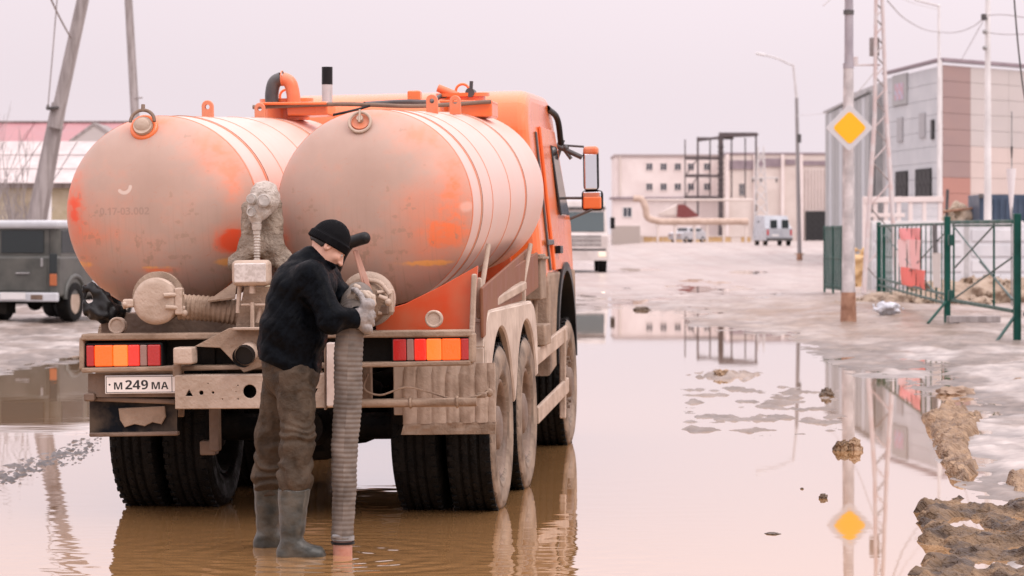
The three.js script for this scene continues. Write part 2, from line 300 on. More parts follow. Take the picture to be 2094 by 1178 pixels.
// churned mud banks at the right
const mHeap = M('churned mud', [0.055, 0.033, 0.018], [0.27, 0.175, 0.10], { rough: 0.8, s: 0.7, bump: 0.02, bs: 0.35, con: 2.8, spec: 0.6 });
const mHeapLight = M('drying mud', [0.18, 0.108, 0.058], [0.46, 0.315, 0.20], { rough: 0.9, s: 0.6, bump: 0.02, bs: 0.3 });
function heap(name, x0, x1, D0, D1, mask, amp, seed, mat, step, label) {
  const nx = Math.round((x1 - x0) / step), nd = Math.round((D1 - D0) / (step * 1.6)), nz = createNoise2D(rng(seed)), pos = [], uv = [], idx = [];
  for (let j = 0; j <= nd; j++) for (let i = 0; i <= nx; i++) {
    const x = lerp(x0, x1, i / nx), D = lerp(D0, D1, j / nd), [px, py] = inv(x, D), k = mask(px, py, x, D);
    let r = 0.75, a = 0.6, f = 1.7; for (let o = 0; o < 6; o++) { const v = nz(x * f + o * 3, D * f * 0.8 + o); r += a * (o % 2 ? 0.75 - Math.abs(v) * 1.2 : v * 0.7 + 0.2); a *= 0.6; f *= 1.95; }
    const y = lerp(-0.09, amp * (0.22 + 0.8 * (r - 0.9)), sst(0, 1, k)); const w = 0.012 * k;
    pos.push(x + w * nz(x * 9, D * 9 + 40), y, -D + w * nz(x * 9 + 50, D * 9)); uv.push(x + y, D);
    if (i && j) { const W = nx + 1, c = j * W + i; idx.push(c - W - 1, c - W, c, c - W - 1, c, c - 1); }
  }
  const g = new THREE.BufferGeometry(); g.setAttribute('position', new THREE.Float32BufferAttribute(pos, 3)); g.setAttribute('uv', new THREE.Float32BufferAttribute(uv, 2)); g.setIndex(idx); g.computeVertexNormals();
  const o = mesh(name, g, mat, scene, null, true); o.userData = { label, category: 'mud heap' }; return o;
}
heap('mud_heap', 1.7, 4.4, 8.6, 19, (px, py, x, D) => clamp(0.5 - (heapA(px, py) + 22 * n2(x * 3, D * 3) + 10 * n2(x * 9, D * 9)) / 60) * clamp(0.74 + 0.6 * n2(x * 1.9 + 2, D * 0.9 + 4), 0.3, 1), 0.12, 31, mHeap, 0.015, 'dark churned mud heap at the bottom right corner beside the water');
const heapB = poly([[1890, 850], [1945, 842], [2005, 848], [2000, 880], [1975, 905], [1985, 945], [2002, 970], [1975, 985], [1940, 970], [1915, 910]]);
heap('mud_heap', 2.5, 4.8, 16.4, 27, (px, py, x, D) => clamp(0.5 - (heapB(px, py) + 10 * n2(x * 4, D * 4)) / 22), 0.15, 32, mHeapLight, 0.02, 'light brown crumbly mud ridge at the water edge right of the sign reflection');
const heapC = poly([[2060, 985], [2120, 970], [2300, 980], [2300, 1024], [2080, 1022]]);
heap('mud_heap', 3.2, 4.7, 15.8, 20, (px, py, x, D) => clamp(0.5 - (heapC(px, py) + 8 * n2(x * 4, D * 4)) / 20), 0.12, 33, mHeapLight, 0.022, 'small reddish brown mud patch at the right edge above the dark heap');
function clump(px, py, w, h, seed, label, cat, mat) { // lumpy stone or clod whose base sits at px,py
  const b = G(px, py), k = b.z / -F, nz = createNoise3D(rng(seed)), g = new THREE.IcosahedronGeometry(1, 4), p = g.attributes.position;
  for (let i = 0; i < p.count; i++) { const v = V(p.getX(i), p.getY(i), p.getZ(i)); const q = 1 + 0.28 * nz(v.x * 1.6, v.y * 1.6, v.z * 1.6) + 0.12 * nz(v.x * 4, v.y * 4, v.z * 4); p.setXYZ(i, v.x * q * w * k / 2, v.y * q * h * k, v.z * q * w * k * 0.5); }
  g.computeVertexNormals(); const o = one(cat === 'stone' ? 'stone' : 'mud_clod', g, mat, label, cat); o.position.set(b.x, 0.0, b.z); return o;
}
clump(1690, 809, 28, 15, 41, 'round dark stone standing in shallow water below the lamp post', 'stone', m.mudDark);
clump(1722, 921, 36, 20, 42, 'dark left half of the broken clod above the sign reflection', 'mud clod', mHeap);
clump(1748, 921, 30, 24, 43, 'brown crumbly right half of the broken clod above the sign reflection', 'mud clod', mHeapLight);
clump(1684, 1019, 17, 9, 44, 'tiny black stone alone in open water left of the sign reflection', 'stone', m.mudDark);
clump(1478, 770, 40, 14, 45, 'low reddish mud clod on the island in the middle of the flood', 'mud clod', mHeapLight);
clump(1312, 634, 34, 7, 46, 'flat dark clod at the far edge of the flood water', 'mud clod', m.mudDark);
clump(1955, 806, 74, 16, 47, 'grey brown mud lump on the pale bank right of the fence reflection', 'mud clod', m.mud);
clump(2085, 790, 40, 16, 48, 'dark mud lump at the right edge of the pale bank', 'mud clod', m.mud);
clump(1580, 1092, 30, 3, 50, 'thin dark twig like crumb floating left of the sign reflection', 'mud clod', m.mudDark);
clump(1640, 1000, 7, 3, 51, 'speck of dirt floating in the open water above the sign reflection', 'mud clod', m.mudDark);
clump(1635, 534, 40, 12, 49, 'small brown mound at the foot of the far street lamp', 'mud clod', m.mud).position.y = groundY(P(1635, 534, 150).x, 150);
// ---------------------------------------------------------------- the orange vacuum truck
const YAW = Math.atan(0.126), ROLL = 0.017;
const truck = thing('vacuum_truck', 'orange vacuum tanker truck with two mud caked tanks standing in the flood', 'truck', V(-1.38, 0, -15.2));
truck.rotation.set(0, -YAW, ROLL, 'YXZ'); truck.updateMatrixWorld();
const TI = truck.matrixWorld.clone().invert(), eyeL = V(0, EYE, 0).applyMatrix4(TI);
const L = (px, py, s) => { const d = V((px - CX) / F, -(py - HZ) / F, -1).transformDirection(TI); const D = (-s - eyeL.z) / d.z; return eyeL.clone().addScaledVector(d, D); };
const tp = (name, list, mat, label) => mesh(name, list, mat, truck, label);
const sub = (parent, name, list, mat, label) => mesh(name, list, mat, parent, label);
const ground = (x, z) => -x * Math.sin(ROLL);                    // local height of the level ground under the rolled body
// --- chassis
for (const s of [-1, 1]) { const f = tp('frame_rail', [box(0.09, 0.26, 7.0, [s * 0.42, 0.98, -3.55])], m.under); void f; }
tp('crossmember', [0.4, 1.7, 2.9, 4.2, 5.6].map((s) => box(0.8, 0.16, 0.1, [0, 0.97, -s])), m.under);
const AX = [[1.12, 0.86], [2.44, 0.86], [6.12, 0.97]];
for (const [s] of AX) tp('axle', [T(cyl(0.085, 0.085, 1.9, null, null, 14), [0, 0.5, -s], [0, 0, Math.PI / 2]), s < 5 ? ball(0.25, [0.02, 0.52, -s], 1, 0.95, 0.9) : box(0.5, 0.14, 0.14, [0, 0.5, -s])].concat(s < 5 ? [T(cyl(0.11, 0.14, 0.25, null, null, 16), [0.02, 0.52, -s + 0.26], [Math.PI / 2, 0, 0])] : []), m.under);
for (const q of [-1, 1]) {
  tp('leaf_spring', [0, 1, 2, 3].map((k) => tube([V(q * 0.52, 0.74 - k * 0.03, -0.75 - k * 0.12), V(q * 0.52, 0.82 - k * 0.03, -1.78), V(q * 0.52, 0.74 - k * 0.03, -2.8 + k * 0.12)], 0.024, 18, 6)), m.under);
  tp('spring_bracket', [box(0.12, 0.34, 0.22, [q * 0.5, 0.72, -1.78])], m.under);
}
tp('drive_shaft', [rod(V(0.02, 0.56, -2.7), V(0, 0.75, -4.6), 0.06)], m.under);
tp('air_tank', [T(cyl(0.13, 0.13, 0.55, null, null, 18), [-0.1, 0.66, -3.35], [0, 0, Math.PI / 2])], m.under);
tp('air_tank', [T(cyl(0.13, 0.13, 0.7, null, null, 18), [-0.75, 0.75, -3.9], [Math.PI / 2, 0, 0])], m.under);
tp('hanging_bracket', [box(0.06, 0.3, 0.08, L(440, 872, 0.35)), box(0.1, 0.09, 0.1, L(428, 915, 0.5))], m.brown);
tp('gearbox', [box(0.5, 0.45, 1.3, [0, 0.75, -5.2])], m.under);
// --- wheels
function wheelGeos() {
  const R = 0.525, w = 0.15, prof = [[0.29, -w * 0.72], [0.33, -w * 0.95], [0.42, -w], [0.48, -w * 0.97], [R - 0.012, -w * 0.86], [R, -w * 0.8]];
  for (const a of [-0.055, 0, 0.055]) prof.push([R, a - 0.011], [R - 0.016, a - 0.007], [R - 0.016, a + 0.007], [R, a + 0.011]);
  prof.push([R, w * 0.8], [R - 0.012, w * 0.86], [0.48, w * 0.97]);
  const tread = T(lathe(prof, 56), null, [0, 0, -Math.PI / 2]); const lugs = [];
  for (let k = 0; k < 44; k++) for (const e of [-1, 1]) { const b = box(0.032, 0.014, 0.03, [e * 0.116, R + 0.003, 0], null, 0); b.rotateX((k + (e > 0 ? 0.5 : 0)) / 44 * Math.PI * 2); lugs.push(b); }
  for (let k = 0; k < 44; k++) for (const e of [-1, 1]) { const b = box(0.026, 0.008, 0.034, [e * 0.027, R + 0.002, 0], [0, e * 0.5, 0], 0); b.rotateX((k + (e > 0 ? 0.5 : 0)) / 44 * Math.PI * 2); lugs.push(b); }
  const side = T(lathe([[0.30, 0.09], [0.335, 0.144], [0.37, 0.150], [0.375, 0.146], [0.42, 0.155], [0.46, 0.154], [0.465, 0.149], [0.49, 0.145], [0.512, 0.13], [0.50, 0.1], [0.31, 0.05]], 56), null, [0, 0, -Math.PI / 2]);
  return { tread: geo([tread, ...lugs]), side };
}
const WG = wheelGeos();
const dish = (deep) => { // rim seen from outside (+x): outer dual wheels are hollow, front wheels bulge
  const pr = deep ? [[0.305, 0.13], [0.29, 0.135], [0.275, 0.11], [0.262, -0.02], [0.2, -0.05], [0.165, -0.045], [0.15, 0.06], [0.135, 0.12], [0.09, 0.135], [0, 0.14]] : [[0.305, 0.13], [0.29, 0.135], [0.275, 0.10], [0.265, 0.06], [0.21, 0.10], [0.17, 0.115], [0.13, 0.115], [0.12, 0.15], [0.09, 0.165], [0, 0.17]];
  const g = [lathe(pr.reverse(), 40)]; for (let k = 0; k < 10; k++) { const a = k / 10 * Math.PI * 2; g.push(cyl(0.016, 0.016, 0.05, [Math.cos(a) * 0.2, deep ? -0.03 : 0.115, Math.sin(a) * 0.2], null, 6)); }
  return geo(g.map((q) => T(q, null, [0, 0, -Math.PI / 2])));
};
const RIM = [dish(true), dish(false)];
function wheel(x, s, out, deep, muddy) {
  const w = new THREE.Group(); w.name = 'wheel'; w.position.set(x, 0.50 + ground(x), -s); w.rotation.y = out > 0 ? 0 : Math.PI; truck.add(w);
  mesh('tyre', WG.tread.clone(), m.rubber, w, null, true); mesh('tyre_side', WG.side.clone(), muddy ? m.rubberMud : m.rubber, w); mesh('rim', RIM[deep ? 0 : 1].clone(), muddy ? m.brown : m.under, w);
}
for (const s of [1.12, 2.44]) for (const q of [-1, 1]) { wheel(q * 1.055, s, q, true, q > 0); wheel(q * 0.72, s, -q, true, false); }
for (const q of [-1, 1]) wheel(q * 0.965, 6.12, q, false, q > 0);
// --- tanks
const capTex = (spots, txt) => { // dusty end cap, x,y in -1..1
  const S = 512, A = NOISE.soft, B = NOISE.fine, C = NOISE.streak;
  const cv = document.createElement('canvas'); cv.width = cv.height = S; const c = cv.getContext('2d'); c.fillStyle = '#000'; c.fillRect(0, 0, S, S); c.fillStyle = '#fff';
  if (txt) { c.font = 'bold 26px sans-serif'; c.fillText(txt, 118, 254); c.strokeStyle = '#f00'; c.lineWidth = 9; c.lineCap = 'round'; c.beginPath(); c.arc(188, 180, 17, 0.1, 2.4); c.stroke(); }
  const tx = c.getImageData(0, 0, S, S).data;
  return dtex(S, (i, j) => {
    const x = (i + 0.5) / S * 2 - 1, y = (j + 0.5) / S * 2 - 1, r = Math.hypot(x, y), n = A[(j >> 1) * 256 + (i >> 1)] - 0.5, f = B[(j & 255) * 256 + (i & 255)] - 0.5, st = C[(i & 255) * 256 + (j >> 1)] - 0.5;
    let clean = 0.03 + 0.5 * n + 0.2 * f + 0.10 * st, tape = 0, white = 0, red = 0;
    for (const [sx, sy, rx, ry, a, kind] of spots) {
      const e0 = Math.exp(-(((x - sx) / rx) ** 2) - ((y - sy) / ry) ** 2) * a, e = kind === 'tape' || kind === 'white' ? e0 * (1 + 1.6 * n + 0.5 * f) : e0 * 0.5 + e0 * 0.45 * sst(-0.12, 0.14, n + 0.5 * f + 0.4 * st + (e0 - 0.55) * 0.5);
      if (kind === 'tape') tape = Math.max(tape, sst(0.3, 0.95, e + 0.5 * f + 0.6 * n)); else if (kind === 'white') white = Math.max(white, sst(0.3, 0.8, e)); else { clean += e; if (kind === 'red') red += e; }
    }
    clean = clamp(clean) * (1 - 0);
    const d = [0.475 + 0.16 * n, 0.32 + 0.12 * n, 0.255 + 0.10 * n], o = lerp2([0.88, 0.20, 0.07], [0.80, 0.09, 0.03], clamp(red));
    const run = sst(0.05, 0.3, C[((j * 1) & 255) * 256 + ((i * 3) & 255)] - 0.5 + 0.25 * n) * sst(0.5, -0.9, y), spat = sst(0.16, 0.26, f + 0.35 * n - 0.10 * y - 0.02), scr = Math.abs(n2(x * 2.2 + 7, y * 9 - x * 6)) < 0.012 && n2(x * 3, y * 3) > 0.25 ? 1 : 0;
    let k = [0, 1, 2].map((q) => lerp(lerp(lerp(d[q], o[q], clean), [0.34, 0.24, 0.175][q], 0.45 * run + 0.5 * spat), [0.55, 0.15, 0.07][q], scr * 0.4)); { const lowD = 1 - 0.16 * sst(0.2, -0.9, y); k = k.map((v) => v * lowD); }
    k = k.map((v, q) => lerp(v, [0.95, 0.42, 0.04][q], tape * 0.55)); k = k.map((v, q) => lerp(v, [0.8, 0.62, 0.55][q], white * 0.35));
    const o2 = ((S - 1 - j) * S + i) * 4, ink = tx[o2 + 1] / 255, sm = tx[o2] / 255 - ink;
    k = k.map((v, q) => lerp(v, [0.16, 0.11, 0.09][q], ink * 0.28)); return k.map((v, q) => lerp(v, [0.7, 0.58, 0.5][q], sm * 0.75));
  }, true);
};
const lerp2 = (a, b, t) => a.map((v, q) => lerp(v, b[q], t));
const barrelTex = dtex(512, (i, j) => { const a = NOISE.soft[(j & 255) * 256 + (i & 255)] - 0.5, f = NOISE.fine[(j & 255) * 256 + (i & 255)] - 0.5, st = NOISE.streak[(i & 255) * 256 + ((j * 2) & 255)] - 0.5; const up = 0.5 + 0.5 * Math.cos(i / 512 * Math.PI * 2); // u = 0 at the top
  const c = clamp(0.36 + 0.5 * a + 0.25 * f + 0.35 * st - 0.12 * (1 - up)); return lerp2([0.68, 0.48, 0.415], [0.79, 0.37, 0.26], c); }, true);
const RT = 0.6, TL = 3.86, TILT = 0.041;
const tankDust = (map) => { const t = new THREE.MeshPhysicalMaterial({ name: 'dusty tank paint', map, roughness: 0.72, roughnessMap: rep(grey.soft, 0.6), clearcoat: 0.12, clearcoatRoughness: 0.45, bumpMap: rep(grey.soft, 0.5), bumpScale: 0.0006 }); return t; };
function tank(c, tex, label) {
  const t = new THREE.Group(); t.name = 'tank'; t.position.copy(c); t.rotation.x = TILT; if (label) t.userData.label = label; truck.add(t);   // local -z runs forward
  const N = 72, pos = [], uv = [], idx = [], rows = 18;
  for (let j = 0; j <= rows; j++) for (let i = 0; i <= N; i++) { const a = i / N * Math.PI * 2; pos.push(Math.sin(a) * RT, Math.cos(a) * RT, -TL * j / rows); uv.push(i / N, TL * j / rows / 3); if (i && j) { const w = N + 1, k = j * w + i; idx.push(k - w - 1, k - w, k, k - w - 1, k, k - 1); } }
  const g = new THREE.BufferGeometry(); g.setAttribute('position', new THREE.Float32BufferAttribute(pos, 3)); g.setAttribute('uv', new THREE.Float32BufferAttribute(uv, 2)); g.setIndex(idx.map((v, k) => idx[k - (k % 3) + [0, 2, 1][k % 3]])); g.computeVertexNormals();
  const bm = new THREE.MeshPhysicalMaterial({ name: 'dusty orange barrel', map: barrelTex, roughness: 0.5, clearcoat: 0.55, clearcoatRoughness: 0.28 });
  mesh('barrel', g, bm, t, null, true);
  for (const [e, name] of [[1, 'rear_end'], [-1, 'front_end']]) {
    const p = [], u = [], ix = [], K = 20;
    for (let j = 0; j <= K; j++) for (let i = 0; i <= N; i++) { const a = i / N * Math.PI * 2, q = Math.sin(j / K * Math.PI / 2), r = RT * q, z = 0.285 * Math.pow(Math.max(0, 1 - Math.pow(q, 2.3)), 0.62); p.push(Math.sin(a) * r, Math.cos(a) * r, e > 0 ? z : -TL - z); u.push(0.5 + 0.5 * Math.sin(a) * q, 0.5 + 0.5 * Math.cos(a) * q); if (i && j) { const w = N + 1, k = j * w + i; e > 0 ? ix.push(k - w - 1, k, k - w, k - w - 1, k - 1, k) : ix.push(k - w - 1, k - w, k, k - w - 1, k, k - 1); } }
    const cg = new THREE.BufferGeometry(); cg.setAttribute('position', new THREE.Float32BufferAttribute(p, 3)); cg.setAttribute('uv', new THREE.Float32BufferAttribute(u, 2)); cg.setIndex(ix); cg.computeVertexNormals();
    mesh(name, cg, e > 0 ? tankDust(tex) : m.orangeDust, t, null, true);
  }
  const ring = (s, w, th) => { const q = lathe([[RT - 0.01, -w / 2], [RT + th, -w / 2], [RT + th, w / 2], [RT - 0.01, w / 2]], 72); return T(q, [0, 0, -s], [Math.PI / 2, 0, 0]); };
  mesh('weld_seam', [ring(0.02, 0.035, 0.003)], m.orangeDust, t);
  for (const s of [0.42, 2.72]) { mesh('strap', [ring(s, 0.045, 0.004)], m.orangeDust, t); mesh('strap_edge', [ring(s + 0.026, 0.007, 0.006)], m.brown, t); }
  for (const s of [0.95, 1.85]) mesh('seam', [ring(s, 0.012, 0.003)], m.orangeDust, t);
  // filler hatch near the front with a flat lid
  mesh('hatch', [cyl(0.17, 0.17, 0.14, [0.06, RT + 0.05, -TL + 0.42], null, 28)], m.orange, t);
  mesh('hatch_lid', [cyl(0.2, 0.2, 0.025, [0.06, RT + 0.13, -TL + 0.42], null, 28), tor(0.05, 0.01, [0.06, RT + 0.16, -TL + 0.42])], m.orange, t);
  return t;
}
const cR = L(766, 426, 0.52), cL = L(331, 437, 0.52);
const tankL = tank(cL, capTex([[-0.86, 0.06, 0.16, 0.36, 1.1, 'red'], [-0.62, -0.18, 0.34, 0.12, 0.5], [-0.75, -0.5, 0.2, 0.3, 0.5], [0.82, -0.28, 0.2, 0.17, 1.5, 'red'], [0.58, 0.62, 0.2, 0.25, 0.55], [0.8, 0.35, 0.12, 0.4, 0.6], [-0.1, 0.93, 0.3, 0.12, 0.9], [0.05, -0.56, 0.17, 0.03, 0.9], [-0.85, -0.5, 0.22, 0.04, 1.2, 'tape'], [0.72, -0.49, 0.12, 0.05, 1.3, 'tape'], [0.03, -0.53, 0.2, 0.02, 0.7, 'tape'], [-0.25, -0.72, 0.5, 0.14, 0.35], [-0.3, 0.1, 0.5, 0.2, 0.16]], '0.17-03.002'), 'left tank with faint stencilled number');
const tankR = tank(cR, capTex([[0.78, -0.14, 0.36, 0.42, 1.0], [0.5, 0.02, 0.25, 0.2, 0.3], [0.62, -0.55, 0.3, 0.035, 1.15, 'tape'], [0.95, 0.0, 0.07, 0.07, 1.2, 'white'], [0.55, 0.72, 0.25, 0.16, 0.5], [0.85, 0.35, 0.12, 0.4, 0.5], [-0.9, -0.3, 0.1, 0.3, 0.6, 'red'], [-0.1, 0.95, 0.4, 0.08, 0.6], [0.55, -0.42, 0.2, 0.25, 0.4]]), 'right tank with clean orange patch at its right edge');
const onTank = (t, x, y, z) => V(x, y, z).applyMatrix4(t.matrix); tankL.updateMatrix(); tankR.updateMatrix();
const cz = (x, y) => { const q = Math.hypot(x, y) / RT; return 0.285 * Math.pow(Math.max(0, 1 - Math.pow(q, 2.3)), 0.62); };
{ // sight glasses and rings on the rear ends
  const x = -0.062, y = 0.53, z = cz(x, y);
  const a = mesh('sight_glass', [T(cyl(0.058, 0.062, 0.07, null, null, 24), [x, y, z + 0.02], [Math.PI / 2 - 0.5, 0, 0]), ball(0.05, [x, y + 0.012, z + 0.05], 1, 1, 0.5)], m.mudPale, tankL);
  void a; mesh('glass_collar', [T(tor(0.07, 0.018), [x, y, z + 0.012], [-0.5, 0, 0])], m.orange, tankL); mesh('glass_handle', [T(tor(0.075, 0.011, null, null, Math.PI, 6, 16), [x, y + 0.035, z + 0.05], [-0.3, 0, 0]), rod(V(x, y + 0.1, z + 0.03), V(x, y + 0.14, z + 0.02), 0.012)], m.brown, tankL);
  const X = -0.05, Y = 0.525, Z = cz(X, Y);
  mesh('ring_fitting', [T(tor(0.066, 0.010), [X, Y, Z + 0.03], [-0.45, 0, 0]), T(cyl(0.02, 0.02, 0.06, null, null, 10), [X, Y + 0.01, Z + 0.01], [1, 0, 0]), rod(V(X, Y, Z + 0.05), V(X, Y + 0.075, Z + 0.02), 0.007)], m.mudPale, tankR);
  mesh('ring_seat', [T(cyl(0.055, 0.06, 0.02, null, null, 20), [X, Y, Z + 0.004], [Math.PI / 2 - 0.6, 0, 0])], m.orangeDust, tankR);
}
// lifting lugs and the pipe bar across the top
for (const [t, x, z] of [[tankL, 0.0, -1.25], [tankR, 0.12, -1.6], [tankR, 0.18, -2.25], [tankL, -0.02, -2.9]]) mesh('lifting_lug', [T(ext((() => { const s = new THREE.Shape(); s.moveTo(-0.035, -0.02); s.lineTo(-0.035, 0.07); s.absarc(0, 0.07, 0.035, Math.PI, 0, true); s.lineTo(0.035, -0.02); return s; })(), 0.02, [circ(0, 0.065, 0.016)]), [x, RT, z])], m.orangeDust, t);
const sT = 3.5;
tp('top_pipe', [tube([L(517, 219, sT), L(700, 213, sT), L(850, 217, sT), L(1004, 208, sT)], 0.016, 40)], m.brown);
tp('top_plate', [bar(L(540, 214, sT + 0.1), L(675, 213, sT + 0.1), 0.3, 0.02)], m.orange); tp('top_plate', [bar(L(905, 209, sT + 0.2), L(1013, 211, sT + 0.2), 0.3, 0.02)], m.orange);
tp('hatch_box', [box(0.3, 0.1, 0.32, L(637, 224, 3.7))], m.orange); tp('hatch_box', [box(0.32, 0.11, 0.34, L(968, 226, 3.7))], m.orange);
{ const q = [L(556, 212, sT + 0.2), L(556, 190, sT + 0.2), L(562, 168, sT + 0.2), L(577, 160, sT + 0.2)], w = [L(577, 160, sT + 0.2), L(592, 168, sT + 0.2), L(599, 190, sT + 0.2), L(601, 214, sT + 0.2)];
  tp('vent_bend', [tube(q, 0.05, 20, 14)], m.darkSteel, 'grey half of the vent bend'); tp('vent_bend', [tube(w, 0.05, 20, 14), tor(0.053, 0.006, L(577, 160, sT + 0.2), [0, Math.PI / 2, 0])], m.orangeDust); }
tp('exhaust_stack', [rod(L(669, 232, 4.6), L(669, 172, 4.6), 0.041, 0.041, 18)], M('ashy steel', [0.4, 0.4, 0.4], [0.58, 0.57, 0.56], { rough: 0.6 })); tp('exhaust_tip', [rod(L(669, 173, 4.6), L(669, 137, 4.6), 0.042, 0.042, 18)], m.black);
tp('vent_box', [box(0.095, 0.11, 0.1, L(848, 201, sT + 0.3))], m.orange);
tp('pipe_stub', [T(cyl(0.03, 0.03, 0.16, null, null, 14), L(916, 188, sT + 0.4), [0, 0, Math.PI / 2 - 0.4])], m.orangeDust);
tp('hose_line', [tube([L(745, 213, sT), L(790, 210, sT + 0.2), L(835, 208, sT + 0.2), L(880, 208, sT + 0.2), L(905, 196, sT + 0.3), L(930, 200, sT + 0.3), L(962, 196, sT + 0.3)], 0.018, 60)], m.darkSteel);
tp('cable', [tube([L(681, 235, 3.4), L(700, 231, 3.4), L(730, 224, 3.45), L(760, 215, 3.5)], 0.01, 30)], m.black);
tp('valve_pipe', [T(cyl(0.034, 0.034, 0.12, null, null, 16), L(963, 190, sT + 0.3), [Math.PI / 2, 0, 0.3]), rod(L(963, 186, sT + 0.3), L(964, 166, sT + 0.3), 0.014)], m.darkSteel);
// --- rear beam with lamps
{ const a = L(173, 689, 0.02), b = L(966, 681, 0.02), c = L(966, 741, 0.02), d = L(173, 756, 0.02);
  tp('lamp_beam', [bar(a, b, 0.16, 0.04), bar(d, c, 0.16, 0.03), bar(a, d, 0.14, 0.03, V(1, 0, 0)), bar(b, c, 0.14, 0.03, V(1, 0, 0))], m.mud);
  tp('beam_web', [bar(a.clone().lerp(d, 0.5).add(V(0, 0, -0.06)), b.clone().lerp(c, 0.5).add(V(0, 0, -0.06)), 0.02, 0.17)], m.under); }
const lens = (n, c, e) => { const q = flat(n, c, { roughness: 0.12, clearcoat: 1, clearcoatRoughness: 0.08 }); q.emissive.setRGB(...c); q.emissiveIntensity = e; q.bumpMap = rep(grey.fine, 0.12); q.bumpScale = 0.001; return q; };
const LN = { red: lens('red lens', [0.42, 0.012, 0.01], 0.1), amber: lens('amber lens', [0.95, 0.10, 0.004], 0.8), pale: lens('pale amber lens', [0.95, 0.16, 0.022], 0.85), redHot: lens('bright red lens', [0.85, 0.03, 0.015], 0.3), clear: lens('reversing lens', [0.30, 0.17, 0.14], 0) };
function tail(x0, x1, y0, y1, mir, label) {
  const t = new THREE.Group(); t.name = 'tail_light'; t.userData.label = label; truck.add(t);
  const a = L(x0, y0, -0.02), b = L(x1, y1, -0.02), w = b.x - a.x, h = a.y - b.y;
  mesh('lamp_housing', [box(w + 0.02, h + 0.02, 0.09, [(a.x + b.x) / 2, (a.y + b.y) / 2, a.z - 0.035])], m.black, t);
  const cells = [[0, 0.11, 'red'], [0.11, 0.36, 'amber'], [0.36, 0.56, 'pale'], [0.56, 0.72, 'redHot'], [0.72, 0.82, 'clear'], [0.82, 1, 'red']];
  for (const [u, v, k] of cells) { const p = mir ? 1 - v : u, q = mir ? 1 - u : v; mesh('lens', [box((q - p) * w - 0.002, h - 0.012, 0.03, [a.x + (p + q) / 2 * w, (a.y + b.y) / 2, a.z + 0.014], null, 0.008)], LN[k], t); }
}
tail(178, 331, 704, 750, false, 'left tail light'); tail(804, 961, 691, 738, true, 'right tail light');
for (const [x, y] of [[241, 666], [888, 652]]) { const c = L(x, y, 0.05); const r = tp('reflector', [T(cyl(0.044, 0.05, 0.05, null, null, 24), c, [Math.PI / 2, 0, 0]), T(tor(0.044, 0.008), [c.x, c.y, c.z + 0.025])], m.mudPale); void r; }
// --- number plate
{ const cv = document.createElement('canvas'); cv.width = 512; cv.height = 112; const c = cv.getContext('2d');
  c.fillStyle = '#e9e2dc'; c.fillRect(0, 0, 512, 112); c.strokeStyle = '#222'; c.lineWidth = 4; c.strokeRect(5, 5, 502, 102); c.fillStyle = '#1c1a1c';
  c.font = 'bold 84px sans-serif'; c.fillText('249', 112, 88); c.font = 'bold 66px sans-serif'; c.fillText('M', 44, 88); c.fillText('MA', 262, 88); c.fillRect(384, 5, 4, 102); c.font = 'bold 60px sans-serif'; c.fillText('14', 402, 66); c.font = 'bold 26px sans-serif'; c.fillText('RUS', 402, 98);
  c.beginPath(); c.arc(24, 56, 6, 0, 7); c.fill();
  const t = new THREE.CanvasTexture(cv); t.colorSpace = THREE.SRGBColorSpace;
  const a = L(214, 768, -0.03), b = L(398, 804, -0.03), w = b.x - a.x, h = a.y - b.y, mid = [(a.x + b.x) / 2, (a.y + b.y) / 2, a.z];
  const pl = tp('licence_plate', [box(w, h, 0.006, [mid[0], mid[1], mid[2] - 0.006], null, 0.002)], m.white);
  mesh('plate_print', T(new THREE.PlaneGeometry(w - 0.008, h - 0.008), [mid[0], mid[1], mid[2] + 0.002]), new THREE.MeshPhysicalMaterial({ name: 'plate print', map: t, roughness: 0.5 }), pl, null, true);
  const q = (x0, y0, x1, y1, s) => [L(x0, y1, s), L(x1, y1, s), L(x1, y0, s), L(x0, y0, s)];
  tp('plate_panel', [quadSheet(...q(180, 764, 402, 812, 0.02), 0.02)], m.brown); tp('rear_apron', [quadSheet(...q(183, 812, 362, 890, 0.1), 0.02)], M('dark blue grey rubber', [0.006, 0.008, 0.012], [0.10, 0.075, 0.055], { rough: 0.8, spec: 0.2, s: 0.6, con: 3.2 }));
  tp('apron_patch', [(() => { const r = [[244, 836], [336, 832], [338, 852], [330, 866], [312, 862], [296, 870], [276, 866], [256, 872], [247, 858]].map(([x, y]) => L(x, y, 0.08)); return T(ext(r.map((p) => [p.x, p.y]), 0.01), [0, 0, r[0].z - 0.004]); })()], m.mud);
  tp('apron_edge', [bar(L(184, 889, 0.09), L(366, 886, 0.09), 0.05, 0.025), bar(L(181, 815, 0.06), L(360, 822, 0.06), 0.03, 0.03), box(0.07, 0.05, 0.05, L(184, 812, 0.02))], m.brown);
}
